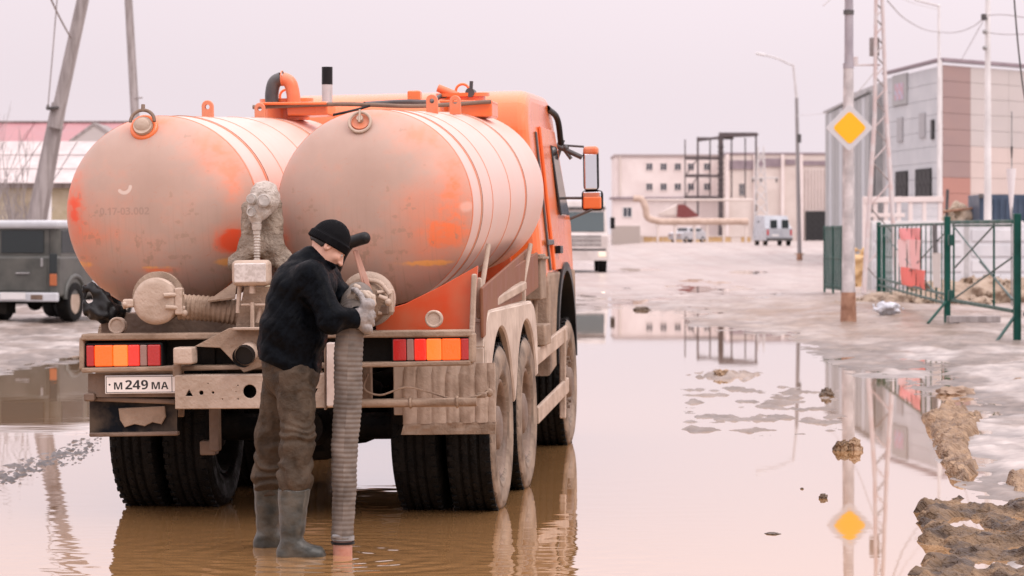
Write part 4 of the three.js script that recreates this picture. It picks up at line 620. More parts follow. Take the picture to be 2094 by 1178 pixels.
// ---------------------------------------------------------------- the worker
{ const man = thing('person', 'person in black knit cap, dark jacket, brown trousers and rubber boots holding a hose', 'person', MAN.clone());
  const skin = M('skin', [0.60, 0.33, 0.24], [0.68, 0.40, 0.30], { rough: 0.55, s: 0.2 }), A = (v) => [v.x, v.y, v.z];
  const cloth = M('dark jacket cloth', [0.0015, 0.002, 0.003], [0.004, 0.0055, 0.008], { rough: 0.65, s: 0.25, kind: 'fine', bump: 0.001, bs: 0.2, spec: 0.1 });
  // joints
  const hipN = A(mp(604, 772, 0.11)), hipF = A(mp(580, 772, -0.11)), kneeN = A(mp(609, 890, 0.16)), kneeF = A(mp(556, 892, -0.16)), ankN = A(mp(595, 1082, 0.18)), ankF = A(mp(546, 1078, -0.24));
  const pel = A(mp(594, 740)), waist = A(mp(603, 680)), chest = A(mp(621, 590)), neckB = A(mp(634, 545, -0.01)), head = A(mp(671, 504, -0.02));
  const shN = A(mp(636, 565, 0.19)), shF = A(mp(656, 560, -0.18)), elN = A(mp(676, 656, 0.27)), elF = A(mp(712, 632, -0.25)), wrN = A(mp(732, 650, 0.16)), wrF = A(mp(732, 622, -0.02));
  // head: face pitched down towards the hose, turned a little away
  const hq = new THREE.Quaternion().setFromEuler(new THREE.Euler(0, Math.PI / 2 + 0.2, 0)).multiply(new THREE.Quaternion().setFromEuler(new THREE.Euler(0.7, 0, 0))), hi = hq.clone().invert(), tv = V();
  const headF = (x, y, z) => { // face looks along local +z
    tv.set(x - head[0], y - head[1], z - head[2]).applyQuaternion(hi); const a = tv.x, b = tv.y, c = tv.z, aa = Math.abs(a);
    let d = ell(a, b, c, [0, 0.03, -0.01], [0.078, 0.098, 0.098]); d = smin(d, ell(a, b, c, [0, -0.045, 0.025], [0.058, 0.072, 0.068]), 0.04); d = smin(d, ell(a, b, c, [0, -0.1, 0.062], [0.024, 0.02, 0.02]), 0.03); // skull, jaw, chin
    d = smin(d, cap(a, b, c, [0, 0.012, 0.088], [0, -0.03, 0.112], 0.009, 0.014), 0.012); d = smin(d, ell(aa, b, c, [0.011, -0.033, 0.1], [0.01, 0.008, 0.01]), 0.008);                                     // nose
    d = smin(d, cap(aa, b, c, [0.012, 0.026, 0.084], [0.045, 0.028, 0.07], 0.011, 0.009), 0.014); d = Math.max(d, -ell(aa, b, c, [0.031, 0.006, 0.092], [0.018, 0.012, 0.014]));                              // brows, eye sockets
    d = smin(d, ell(aa, b, c, [0.04, -0.02, 0.062], [0.025, 0.022, 0.022]), 0.02); d = smin(d, ell(a, b, c, [0, -0.062, 0.088], [0.024, 0.007, 0.010]), 0.006); d = smin(d, ell(a, b, c, [0, -0.075, 0.085], [0.02, 0.008, 0.010]), 0.006); // cheeks, lips
    let e = ell(aa, b, c, [0.079, 0.0, -0.012], [0.012, 0.033, 0.02]); e = Math.max(e, -ell(aa, b, c, [0.09, 0.004, -0.008], [0.008, 0.02, 0.011])); return smin(d, e, 0.006); };
  const neck = (x, y, z) => cap(x, y, z, neckB, [head[0] - 0.02, head[1] - 0.04, head[2]], 0.07, 0.058);
  const frame = [[pel, waist, 0.13, 0.13], [waist, chest, 0.13, 0.14], [chest, neckB, 0.13, 0.06], [shN, shF, 0.06, 0.06], [hipN, kneeN, 0.075, 0.055], [hipF, kneeF, 0.075, 0.055], [kneeN, ankN, 0.045, 0.03], [kneeF, ankF, 0.045, 0.03], [shN, elN, 0.045, 0.04], [shF, elF, 0.045, 0.04], [elN, wrN, 0.038, 0.03], [elF, wrF, 0.038, 0.03]];
  const bodyF = (x, y, z) => { let d = neck(x, y, z); for (const [a, b, p, q] of frame) d = smin(d, cap(x, y, z, a, b, p, q), 0.03); return d; };
  const hb = [[head[0] - 0.17, head[1] - 0.2, head[2] - 0.17], [head[0] + 0.17, head[1] + 0.17, head[2] + 0.17]];
  mesh('body', [nets((x, y, z) => smin(headF(x, y, z), neck(x, y, z), 0.03), ...hb, 0.0045), nets(bodyF, [-0.4, 0.03, -0.45], [0.6, 1.56, 0.45], 0.016)], skin, man);
  const loc = (x, y, z) => { const v = V(x, y, z).applyQuaternion(hq); return [head[0] + v.x, head[1] + v.y, head[2] + v.z]; };
  for (const q of [-1, 1]) mesh('eye', ball(0.0125, loc(q * 0.031, 0.006, 0.079)), flat('eye', [0.5, 0.47, 0.45], { roughness: 0.15 }), man);
  const hair = (x, y, z) => { tv.set(x - head[0], y - head[1], z - head[2]).applyQuaternion(hi); const a = tv.x, b = tv.y, c = tv.z; return Math.max(ell(a, b, c, [0, 0.02, -0.014], [0.083, 0.1, 0.1]), -(c + 0.02 + b * 0.2), b * 0 + (c - 0.03), -b - 0.05) + 0.002 * n3(x * 120, y * 120, z * 120); };
  void hair; mesh('hair', nets((x, y, z) => { tv.set(x - head[0], y - head[1], z - head[2]).applyQuaternion(hi); return Math.max(ell(tv.x, tv.y, tv.z, [0, 0.015, -0.014], [0.082, 0.1, 0.1]), tv.z + 0.03, -tv.y - 0.03) + 0.002 * n3(x * 90, y * 90, z * 90); }, ...hb, 0.006), M('dark hair', [0.01, 0.009, 0.008], [0.03, 0.024, 0.02], { rough: 0.8 }), man);
  mesh('knit_cap', nets((x, y, z) => { tv.set(x - head[0], y - head[1], z - head[2]).applyQuaternion(hi); const a = tv.x, b = tv.y, c = tv.z; let d = ell(a, b, c, [0, 0.036, -0.014], [0.09, 0.112, 0.108]); d = Math.max(d, -(b - 0.012 - 0.2 * (c - 0.02)) * 0.95); d = smin(d, Math.max(Math.abs(Math.hypot(a / 0.089, (c + 0.014) / 0.107) - 1) * 0.089 - 0.006, Math.abs(b - 0.03 - 0.2 * (c - 0.02)) - 0.018), 0.02); return d + 0.001 * Math.sin(Math.atan2(a, c) * 60); }, [head[0] - 0.17, head[1] - 0.1, head[2] - 0.17], [head[0] + 0.17, head[1] + 0.2, head[2] + 0.17], 0.005), M('black knit', [0.004, 0.004, 0.005], [0.010, 0.010, 0.011], { rough: 0.95, s: 0.1, spec: 0.1 }), man);
  mesh('face_mask', nets((x, y, z) => { tv.set(x - head[0], y - head[1], z - head[2]).applyQuaternion(hi); return Math.max(headF(x, y, z) - 0.006, tv.y + 0.048 - 0.25 * (tv.z - 0.1), -(tv.z + 0.005 - tv.y * 0.25)); }, ...hb, 0.006), cloth, man);
  // jacket with folds
  const jk = (x, y, z) => {
    const sz = z * 0.86; let d = cap(x, y, sz, [pel[0] - 0.005, pel[1] + 0.01, 0], [waist[0] - 0.01, waist[1], 0], 0.182, 0.175); d = smin(d, cap(x, y, sz, [waist[0] - 0.01, waist[1], 0], [chest[0] - 0.012, chest[1] - 0.02, 0], 0.175, 0.178), 0.05);
    d = smin(d, cap(x, y, z, [shN[0] - 0.005, shN[1] - 0.02, shN[2] - 0.02], [shF[0], shF[1] - 0.02, shF[2] + 0.02], 0.095, 0.095), 0.06); d = smin(d, cap(x, y, z, [chest[0], chest[1] + 0.03, 0], [neckB[0] - 0.01, neckB[1] + 0.012, neckB[2]], 0.13, 0.092), 0.05); d = smin(d, cap(x, y, z, [neckB[0] - 0.02, neckB[1] - 0.0, neckB[2]], [neckB[0] + 0.03, neckB[1] + 0.025, neckB[2]], 0.088, 0.075), 0.03);
    d = smin(d, ell(x, y, z, [neckB[0] - 0.052, neckB[1] - 0.05, 0], [0.075, 0.07, 0.12]), 0.03);                                                 // folded hood
    for (const [s, e, w, r] of [[shN, elN, wrN, 1], [shF, elF, wrF, 1]]) { d = smin(d, cap(x, y, z, s, e, 0.085 * r, 0.074 * r), 0.045); d = smin(d, cap(x, y, z, e, w, 0.076, 0.058), 0.03); }
    const hem = 0.985 + (x - pel[0]) * -0.36; d = Math.max(d, hem - y);
    const t = Math.max(d, -(cap(x, y, z, pel, [pel[0], pel[1] - 0.2, 0], 0.14, 0.14)));
    const f = 0.010 * n3(x * 4 + 1, y * 6 + x * 5, z * 4) + 0.003 * Math.pow(1 - Math.abs(n3(x * 5 + 9, y * 6 - x * 7, z * 5)), 3) + 0.002 * n3(x * 10, y * 17 - x * 9, z * 10) + 0.004 * Math.sin(y * 42 + x * 20 + 3 * n3(x * 4, y * 4, z * 4)) * (sst(1.2, 1.1, y) * 0.5 + sst(0.18, 0.3, x)); return t + f; };
  mesh('jacket', nets(jk, [-0.32, 0.86, -0.42], [0.5, 1.66, 0.45], 0.0085), cloth, man);
  mesh('cuff', [T(lathe([[0.05, -0.012], [0.062, -0.012], [0.064, 0.01], [0.052, 0.014]], 24), null, null)].map((g) => { const d = V(...wrN).sub(V(...elN)).normalize(); g.applyQuaternion(new THREE.Quaternion().setFromUnitVectors(V(0, 1, 0), d)); return T(g, wrN); }), m.black, man);
  const tr = (x, y, z) => { let d = cap(x, y, z * 0.9, [pel[0], pel[1] + 0.05, 0], [pel[0] + 0.005, pel[1] - 0.06, 0], 0.158, 0.155);
    for (const [h, k, a] of [[hipN, kneeN, ankN], [hipF, kneeF, ankF]]) { const am = [lerp(k[0], a[0], 0.72), lerp(k[1], a[1], 0.72), lerp(k[2], a[2], 0.72)]; d = smin(d, cap(x, y, z, h, k, 0.112, 0.087), 0.04); const md = [lerp(k[0], a[0], 0.46), lerp(k[1], a[1], 0.46), lerp(k[2], a[2], 0.46)]; d = smin(d, cap(x, y, z, k, md, 0.087, 0.093), 0.03); d = smin(d, cap(x, y, z, md, am, 0.093, 0.062), 0.02); }
    d = Math.max(d, 0.295 - y); const low = sst(0.8, 0.5, y);
    return d + 0.004 * n3(x * 5, y * 6, z * 5) + (0.0015 + 0.006 * low) * Math.sin(y * (60 + 20 * n3(x * 2, y * 2, z * 2)) + x * 22 + 4 * n3(x * 5, y * 5, z * 5)) + 0.002 * n3(x * 14, y * 18, z * 14); };
  mesh('trousers', nets(tr, [-0.34, 0.28, -0.44], [0.34, 1.15, 0.4], 0.0085), M('brown work trousers', [0.04, 0.029, 0.02], [0.105, 0.077, 0.055], { rough: 0.9, spec: 0.2, s: 0.35, bump: 0.003, bs: 0.25 }), man);
  const bootMat = M('grey green rubber', [0.035, 0.038, 0.034], [0.11, 0.10, 0.082], { rough: 0.5, s: 0.3, coat: 0.15, cr: 0.35, bump: 0.002, spec: 0.5 }), soleMat = M('wet sole', [0.012, 0.013, 0.013], [0.04, 0.036, 0.032], { rough: 0.4, s: 0.2 });
  for (const [k, a, yaw, nm] of [[kneeN, ankN, 0.08, 'near'], [kneeF, ankF, 0.45, 'far']]) {
    const gy = -0.035, c = Math.cos(yaw), s = Math.sin(yaw), X = (u, w) => [a[0] + u * c + w * s, a[2] - u * s * (nm === 'far' ? 1 : 1) + w * c], top = [lerp(k[0], a[0], 0.55), 0.375, lerp(k[2], a[2], 0.55)];
    const q = (u, y, w = 0) => { const [x, z] = X(u, w); return [x, y, z]; };
    const f = (x, y, z) => { let d = cap(x, y, z, top, [a[0] + 0.004, gy + 0.12, a[2]], 0.088, 0.062); d = smin(d, cap(x, y, z, q(-0.03, gy + 0.055), q(0.05, gy + 0.062), 0.05, 0.052), 0.03); d = smin(d, cap(x, y, z, q(0.05, gy + 0.058), q(0.145, gy + 0.045), 0.053, 0.043), 0.035); d = Math.max(d, gy + 0.02 - y, y - 0.36); d = Math.max(d, -(cap(x, y, z, [top[0], 0.325, top[2]], [top[0], 0.5, top[2]], 0.05, 0.066))); return d + 0.003 * n3(x * 10, y * 14, z * 10) + 0.002 * Math.sin(y * 70) * sst(0.2, 0.1, y); };
    const b = mesh('boot', nets(f, [a[0] - 0.16, gy - 0.01, a[2] - 0.26], [a[0] + 0.26, 0.39, a[2] + 0.2], 0.007), bootMat, man);
    const so = []; so.push(nets((x, y, z) => Math.max(Math.min(cap(x, y * 0.4, z, q(-0.035, 0), q(0.05, 0), 0.05, 0.05), cap(x, y * 0.4, z, q(0.05, 0), q(0.15, 0), 0.054, 0.044)), Math.abs(y - gy - 0.012) - 0.014), [a[0] - 0.16, gy - 0.03, a[2] - 0.26], [a[0] + 0.28, gy + 0.05, a[2] + 0.2], 0.006));
    for (let i = 0; i < 9; i++) { const [x, z] = X(-0.06 + i * 0.03, 0); so.push(box(0.014, 0.014, 0.085, [x, gy - 0.006, z], [0, yaw, 0])); }
    mesh('boot_sole', so, soleMat, b); }
  // gloves: palm, four bent fingers and a thumb closed on the hose
  const gl = M('grey cotton glove', [0.20, 0.18, 0.17], [0.38, 0.345, 0.325], { rough: 0.95, s: 0.12, bump: 0.0008, bs: 0.08 }), gt = M('tan work glove', [0.36, 0.28, 0.21], [0.54, 0.44, 0.36], { rough: 0.95, s: 0.12, bump: 0.0008, bs: 0.08 });
  const glove = (w, chains, palm, mat, bb) => { const f = (x, y, z) => { let d = 1; for (const [p, q, r1, r2] of palm) d = smin(d, cap(x, y, z, p, q, r1, r2), 0.018); let e = 1; for (const ch of chains) { let t = 1; for (let i = 0; i < ch.length - 1; i++) t = smin(t, cap(x, y, z, ch[i], ch[i + 1], 0.0165 - i * 0.001, 0.0155 - i * 0.001), 0.005); e = Math.min(e, t); } return smin(d, e, 0.016) + 0.001 * n3(x * 40, y * 40, z * 40); }; mesh('glove', nets(f, bb[0], bb[1], 0.0042), mat, man); };
  { // near hand: back of the hand to the camera, fingers over the far right side of the hose
    const w = wrN, k = A(mp(755, 622, 0.185)), pc = A(mp(752, 648, 0.18)), chains = [];
    for (let i = 0; i < 4; i++) { const y = 622 + i * 16, o = [-3, 0, -2, -7][i]; chains.push([A(mp(750, y, 0.19)), A(mp(762 + o, y + 4, 0.165)), A(mp(763 + o, y + 9, 0.125)), A(mp(752 + o, y + 12, 0.095)), A(mp(742, y + 12, 0.09))]); }
    chains.push([A(mp(745, 622, 0.19)), A(mp(738, 604, 0.17)), A(mp(728, 594, 0.13)), A(mp(722, 592, 0.09))]);
    glove(w, chains, [[A(mp(736, 650, 0.165)), k, 0.044, 0.032], [A(mp(738, 650, 0.165)), pc, 0.044, 0.034], [A(mp(736, 654, 0.165)), A(mp(750, 672, 0.175)), 0.042, 0.03], [w, A(mp(740, 650, 0.17)), 0.05, 0.046]], gl, [[0.25, 1.08, 0.02], [0.52, 1.48, 0.28]]); }
  { // far hand: lies over the bend of the hose
    const w = wrF, chains = []; for (let i = 0; i < 4; i++) { const z = -0.03 + i * 0.024, o = [0, 5, 3, -4][i]; chains.push([A(mp(735, 604, z)), A(mp(748 + o, 600, z + 0.004)), A(mp(757 + o, 608, z + 0.012)), A(mp(760 + o, 622, z + 0.016))]); }
    chains.push([A(mp(722, 606, 0.01)), A(mp(724, 592, 0.04)), A(mp(727, 586, 0.06)), A(mp(733, 588, 0.075))]);
    glove(w, chains, [[A(mp(722, 612, -0.02)), A(mp(738, 602, -0.02)), 0.03, 0.022], [A(mp(722, 612, 0.0)), A(mp(738, 604, 0.03)), 0.03, 0.022], [w, A(mp(722, 612, -0.01)), 0.036, 0.032]], gt, [[0.22, 1.24, -0.1], [0.5, 1.5, 0.14]]); }
}
// ---------------------------------------------------------------- background helpers
const wallM = {
  cream: M('cream render', [0.60, 0.52, 0.47], [0.70, 0.62, 0.57], { rough: 0.9, s: 6 }), pinkWhite: M('pinkish white wall', [0.70, 0.61, 0.58], [0.80, 0.72, 0.69], { rough: 0.9, s: 7 }),
  greyRib: M('grey sheet metal', [0.31, 0.315, 0.315], [0.40, 0.405, 0.405], { rough: 0.7, s: 3 }), paleBlue: M('pale blue grey cladding', [0.46, 0.48, 0.50], [0.56, 0.575, 0.59], { rough: 0.75, s: 4 }),
  brick: M('brown cladding', [0.31, 0.215, 0.20], [0.34, 0.235, 0.215], { rough: 0.85, s: 3 }), brickRed: M('red brown cladding', [0.40, 0.20, 0.16], [0.43, 0.22, 0.18], { rough: 0.85, s: 3 }),
  beige: M('beige cladding', [0.49, 0.445, 0.425], [0.52, 0.47, 0.45], { rough: 0.85, s: 4 }), beigePink: M('pinkish beige cladding', [0.56, 0.465, 0.425], [0.60, 0.50, 0.46], { rough: 0.85, s: 4 }),
  concrete: M('concrete', [0.36, 0.35, 0.35], [0.52, 0.505, 0.50], { rough: 0.9, s: 2.5, bump: 0.004 }), whiteConcrete: M('whitewashed concrete', [0.56, 0.56, 0.58], [0.70, 0.69, 0.70], { rough: 0.9, s: 2.5 }),
  green: M('green fence paint', [0.003, 0.050, 0.037], [0.009, 0.085, 0.063], { rough: 0.55, s: 1, spec: 0.4 }), greenDark: M('dark green paint', [0.004, 0.045, 0.036], [0.01, 0.07, 0.055], { rough: 0.5, s: 1 }),
  purple: M('purple grey band', [0.23, 0.18, 0.20], [0.31, 0.25, 0.27], { rough: 0.8, s: 3 }), redRoof: M('red sheet roof', [0.34, 0.14, 0.15], [0.42, 0.20, 0.205], { rough: 0.6, s: 3 }), slate: M('pale slate sheet', [0.44, 0.38, 0.365], [0.60, 0.53, 0.51], { rough: 0.9, s: 1.6 }),
  ochre: M('ochre panel', [0.48, 0.30, 0.13], [0.60, 0.42, 0.23], { rough: 0.9, s: 3 }), timber: M('grey timber', [0.22, 0.19, 0.18], [0.38, 0.34, 0.33], { rough: 0.9, kind: 'streak', s: 1.5 }), post: M('pale post', [0.50, 0.47, 0.46], [0.66, 0.63, 0.62], { rough: 0.8, s: 1.2 }),
  rust: M('rusty base', [0.22, 0.10, 0.055], [0.42, 0.24, 0.16], { rough: 0.95, s: 0.5 }), pipe: M('pipe lagging', [0.44, 0.32, 0.25], [0.60, 0.47, 0.39], { rough: 0.8, s: 2 }), yellowWall: M('yellowed plaster', [0.36, 0.29, 0.17], [0.58, 0.50, 0.38], { rough: 0.95, s: 2.2 }),
  navy: M('blue container steel', [0.035, 0.06, 0.10], [0.06, 0.09, 0.14], { rough: 0.6, s: 2 }), earth: M('earth', [0.28, 0.20, 0.14], [0.42, 0.33, 0.25], { rough: 0.95, s: 1.5, bump: 0.02 }), oldDark: M('dark opening', [0.012, 0.012, 0.013], [0.025, 0.025, 0.026], { plain: 1, rough: 0.9 }), dullGlass: flat('window glass', [0.06, 0.07, 0.085], { roughness: 0.12 }),
};
// a wall from plan point a to b (metres, z negative away) between heights, as upright panels or horizontal boards, each a part; t thick, facing left of a->b seen from above
function panels(parent, name, a, b, y0, y1, nu, nv, mats, o = {}) {
  const A = V(a[0], 0, a[1]), B = V(b[0], 0, b[1]), d = B.clone().sub(A), len = d.length(), gap = o.gap ?? 0.03, t = o.t ?? 0.12, ang = Math.atan2(-d.z, d.x), y1b = o.y1b ?? y1;
  for (let i = 0; i < nu; i++) for (let j = 0; j < nv; j++) {
    const u0 = (i + 0) / nu, u1 = (i + 1) / nu, top0 = lerp(y1, y1b, (u0 + u1) / 2), h = (top0 - y0) / nv, p = A.clone().lerp(B, (u0 + u1) / 2);
    const mt = typeof mats === 'function' ? mats(i, j) : mats; if (!mt) continue;
    mesh(name, box(len / nu - gap, h - gap, t, [p.x, y0 + h * (j + 0.5), p.z], [0, ang, 0], 0.015), mt, parent);
  }
}
const wallBox = (a, b, y0, y1, t, shift = 0) => { const d = V(b[0] - a[0], 0, b[1] - a[1]), len = d.length(), n = V(-d.z, 0, d.x).normalize(); return box(len, y1 - y0, t, [(a[0] + b[0]) / 2 + n.x * shift, (y0 + y1) / 2, (a[1] + b[1]) / 2 + n.z * shift], [0, Math.atan2(-d.z, d.x), 0]); };
const pz = (px, D) => [(px - CX) / F * D, -D];
const yAt = (py, D) => EYE - (py - HZ) / F * D;
function windowAt(parent, px, py, w, h, D, mat = wallM.dullGlass, frameMat = m.white, turn = 0) { // framed window proud of a wall facing the camera
  const c = P(px, py, D), f = mesh('window', [box(w + 0.16, 0.08, 0.1, [0, h / 2 + 0.04, 0]), box(w + 0.16, 0.08, 0.1, [0, -h / 2 - 0.04, 0]), box(0.08, h, 0.1, [w / 2 + 0.04, 0, 0]), box(0.08, h, 0.1, [-w / 2 - 0.04, 0, 0]), box(0.06, h, 0.06, [0, 0, 0])], frameMat, parent);
  f.position.copy(c); f.rotation.y = turn; mesh('pane', box(w, h, 0.03, [0, 0, -0.02], null, 0), mat, f); return f;
}
// ---------------------------------------------------------------- far white works behind the crossing
{ const D = 330, b = thing('factory_building', 'long pinkish white two storey works with small square windows at the road end', 'building'); const x0 = pz(1258, D), x1 = pz(1486, D), yT = yAt(320, D), yB = yAt(405, D);
  mesh('wall', wallBox([x0[0], -D - 6], [x1[0], -D - 6], -0.4, yT, 12), wallM.pinkWhite, b);
  mesh('parapet', [box(x1[0] - x0[0] + 0.3, 0.28, 12.4, [(x0[0] + x1[0]) / 2, yT + 0.14, -D - 6])], M('brown parapet', [0.33, 0.27, 0.26], [0.42, 0.36, 0.35], { plain: 1, s: 4 }), b); mesh('ledge', box(x1[0] - x0[0], 0.25, 0.5, [(x0[0] + x1[0]) / 2, yB, -D + 0.2]), wallM.purple, b);
  for (const py of [341, 382]) for (const px of [1300, 1328, 1357, 1386, 1413, 1446]) if (px > 1310) windowAt(b, px, py, 0.75, 0.85, D - 0.05, wallM.dullGlass, wallM.pinkWhite);
  mesh('gutter_post', [rod(P(1268, 320, D - 0.2), P(1268, 405, D - 0.2), 0.12)], wallM.cream, b); }
{ const D = 322, b = thing('workshop_hall', 'wide cream hall with a purple grey band under its flat roof behind the steel frame', 'building'), x0 = pz(1487, D)[0], x1 = pz(1712, D)[0], yT = yAt(316, D);
  mesh('wall', box(x1 - x0, yT + 0.6, 16, [(x0 + x1) / 2, (yT - 0.6) / 2, -D - 8]), wallM.cream, b); mesh('roof_edge', box(x1 - x0 + 0.3, 0.25, 16.3, [(x0 + x1) / 2, yT + 0.12, -D - 8]), wallM.purple, b);
  for (const [a, c, t, q] of [[1489, 1548, 328, 346], [1551, 1600, 324, 341], [1606, 1626, 326, 337], [1640, 1698, 329, 338]]) { const p = P(a, t, D), r = P(c, q, D); mesh('band_panel', box(r.x - p.x, p.y - r.y, 0.2, [(p.x + r.x) / 2, (p.y + r.y) / 2, -D + 0.1]), wallM.purple, b); }
  for (let k = 0; k < 9; k++) { const px = 1642 + k * 6.6; mesh('wall_rib', rod(P(px, 345, D - 0.2), P(px, 492, D - 0.2), 0.09), wallM.pinkWhite, b); }
  for (const px of [1487, 1544, 1600, 1638]) mesh('pilaster', box(0.4, yT + 0.5, 0.4, [pz(px, D)[0], (yT - 0.5) / 2, -D + 0.2]), wallM.pinkWhite, b);
  const g0 = P(1647, 432, D), g1 = P(1688, 492, D); mesh('gateway', box(g1.x - g0.x, g0.y - g1.y, 0.5, [(g0.x + g1.x) / 2, (g0.y + g1.y) / 2, -D + 0.1]), wallM.oldDark, b);
  windowAt(b, 1517, 388, 0.6, 1.5, D - 0.05, wallM.dullGlass, wallM.cream); }
{ const D = 300, g = thing('steel_frame', 'rusty dark steel frame tower with a roofed platform in front of the white works', 'steel frame'), st = M('dark rusty steel', [0.05, 0.04, 0.042], [0.13, 0.10, 0.10], { rough: 0.8, s: 1 });
  const dz = 3.2, col = (px, y0, y1, w, z = 0) => mesh('column', bar(P(px, y1, D + z), P(px, y0, D + z), w, w, V(0, 0, 1)), st, g), bm = (x0, x1, y, w, z = 0, y2 = y) => mesh('beam', bar(P(x0, y, D + z), P(x1, y2, D + z), w, w), st, g);
  col(1401, 285, 505, 0.14); col(1427, 280, 505, 0.22); col(1474, 278, 505, 0.55); col(1546, 276, 505, 0.2); col(1452, 284, 405, 0.16, dz); col(1496, 282, 405, 0.16, dz); col(1524, 282, 405, 0.14, dz);
  bm(1427, 1474, 287, 0.3, 0, 281); bm(1470, 1548, 275, 0.45); bm(1427, 1500, 283, 0.25, dz); for (const y of [324, 360, 404]) { bm(1401, 1474, y, 0.3); bm(1401, 1452, y - 2, 0.2, dz); }
  bm(1401, 1427, 360, 0.12, 0, 324); bm(1401, 1427, 404, 0.12, 0, 360);
  mesh('platform', [bar(P(1470, 279, D + 1.6), P(1548, 276, D + 1.6), 3.4, 0.22)], st, g); for (let k = 0; k < 10; k++) mesh('rung', rod(P(1467, 300 + k * 11, D - 0.4), P(1481, 300 + k * 11, D - 0.4), 0.06), st, g); }
{ const D = 262, b = thing('gatehouse', 'small white gatehouse with a grey base at the left end of the far works', 'building'), x0 = pz(1254, D)[0], x1 = pz(1308, D)[0];
  mesh('wall', box(x1 - x0, yAt(407, D) + 0.2, 4, [(x0 + x1) / 2, yAt(407, D) / 2 - 0.1, -D - 2]), wallM.pinkWhite, b); mesh('base', box(x1 - x0 + 0.1, yAt(462, D) + 0.2, 4.2, [(x0 + x1) / 2, yAt(462, D) / 2 - 0.1, -D - 2]), M('stained base', [0.34, 0.29, 0.26], [0.46, 0.40, 0.36], { plain: 1, s: 3 }), b);
  mesh('roof_slab', box(x1 - x0 + 0.5, 0.2, 4.6, [(x0 + x1) / 2, yAt(405, D), -D - 2]), wallM.purple, b); windowAt(b, 1283, 434, 0.8, 0.9, D - 0.05, wallM.dullGlass, m.white); }
{ const D = 250, g = thing('heating_pipe', 'thick tan lagged heating pipe bending down and running low across the far yard', 'pipe'); mesh('pipe', tube([P(1295, 406, D), P(1312, 408, D), P(1320, 425, D), P(1324, 444, D), P(1345, 452, D), P(1400, 453, D), P(1470, 453, D), P(1530, 453, D)], 0.33, 90, 14), wallM.pipe, g);
  for (const px of [1345, 1380, 1420, 1446, 1480, 1525]) mesh('pipe_support', [rod(P(px, 458, D), P(px, 512, D), 0.13), bar(P(px - 5, 462, D), P(px + 5, 462, D), 0.3, 0.12)], wallM.cream, g); mesh('upper_pipe', rod(P(1322, 409, D + 3), P(1540, 409, D + 3), 0.12), wallM.cream, g); }
{ const D = 270, b = thing('small_shed', 'small pale shed with a dark red gable end in front of the works', 'shed'); const A = P(1345, 438, D), B = P(1386, 418, D), C = P(1430, 440, D);
  const red = M('dark red sheet', [0.16, 0.035, 0.035], [0.22, 0.06, 0.055], { plain: 1, s: 2 }); mesh('gable', T(ext([[P(1384, 442, D).x, A.y - 0.3], [B.x, B.y], [P(1400, 416, D).x, B.y], [C.x, C.y - 0.1], [P(1400, 443, D).x, C.y - 0.3]], 0.2), [0, 0, -D]), red, b); mesh('roof', quadSheet(A, P(1384, 440, D), B, P(1380, 419, D + 2), 0.12), wallM.cream, b);
  mesh('wall', box(P(1430, 0, D).x - P(1340, 0, D).x, yAt(442, D) + 0.4, 3, [(A.x + C.x) / 2, (yAt(442, D) - 0.4) / 2, -D - 1.8]), wallM.pinkWhite, b); }
{ const D = 266, g = thing('low_wall', 'low ochre panelled wall along the far side of the yard behind the white car', 'wall'); panels(g, 'wall_panel', pz(1256, D), pz(1535, D), -0.3, yAt(484, D), 14, 1, (i) => (i % 5 === 2 ? wallM.cream : wallM.ochre), { t: 0.2, gap: 0.04 }); mesh('coping', box(pz(1535, D)[0] - pz(1256, D)[0], 0.1, 0.35, [(pz(1535, D)[0] + pz(1256, D)[0]) / 2, yAt(484, D) + 0.05, -D]), wallM.cream, g); }
{ const D = 285, g = thing('pylon', 'slim pale lattice pylon right of the steel frame', 'pylon'), st = wallM.post, l = [];
  const w = (py) => lerp(5, 16, (py - 290) / 200); for (const s of [-1, 1]) l.push([P(1556 + s * w(300), 300, D), P(1556 + s * w(495), 495, D)]);
  for (let k = 0; k < 7; k++) { const y = 310 + k * 26; l.push([P(1556 - w(y), y, D), P(1556 + w(y + 26), y + 26, D)], [P(1556 + w(y), y, D), P(1556 - w(y + 26), y + 26, D)]); } l.push([P(1537, 364, D), P(1592, 364, D)]);
  l.forEach(([a, b]) => mesh('strut', rod(a, b, 0.09, 0.09, 6), st, g)); for (const px of [1540, 1556, 1588]) mesh('insulator', cyl(0.1, 0.1, 0.4, P(px, 369, D), null, 8), m.darkSteel, g); }
// ---------------------------------------------------------------- far vehicles
function carWheel(parent, p, r, w, turn) { const g = new THREE.Group(); g.name = 'wheel'; g.position.copy(p); g.rotation.y = turn ?? 0; parent.add(g); mesh('tyre', T(lathe([[r * 0.62, -w / 2], [r * 0.95, -w / 2], [r, -w * 0.35], [r, w * 0.35], [r * 0.95, w / 2], [r * 0.62, w / 2]], 28), null, [0, 0, Math.PI / 2]), m.rubber, g); mesh('rim', T(cyl(r * 0.64, r * 0.64, w * 0.8, null, null, 24), null, [0, 0, Math.PI / 2]), m.mudPale, g); }
function shell(name, prof, w, mat, parent, taper, top) { const s = new THREE.Shape(prof.map(([a, b]) => new THREE.Vector2(a, b))); let g = new THREE.ExtrudeGeometry(s, { depth: w - 0.12, bevelEnabled: true, bevelSize: 0.06, bevelThickness: 0.06, bevelSegments: 3 }); g.rotateY(Math.PI / 2); g.translate(-(w - 0.12) / 2, 0, 0); g = norm(g); const p = g.attributes.position; for (let i = 0; i < p.count; i++) p.setX(i, p.getX(i) * (1 - taper * sst(top[0], top[1], p.getY(i)))); g.computeVertexNormals(); return mesh(name, g, mat, parent); }
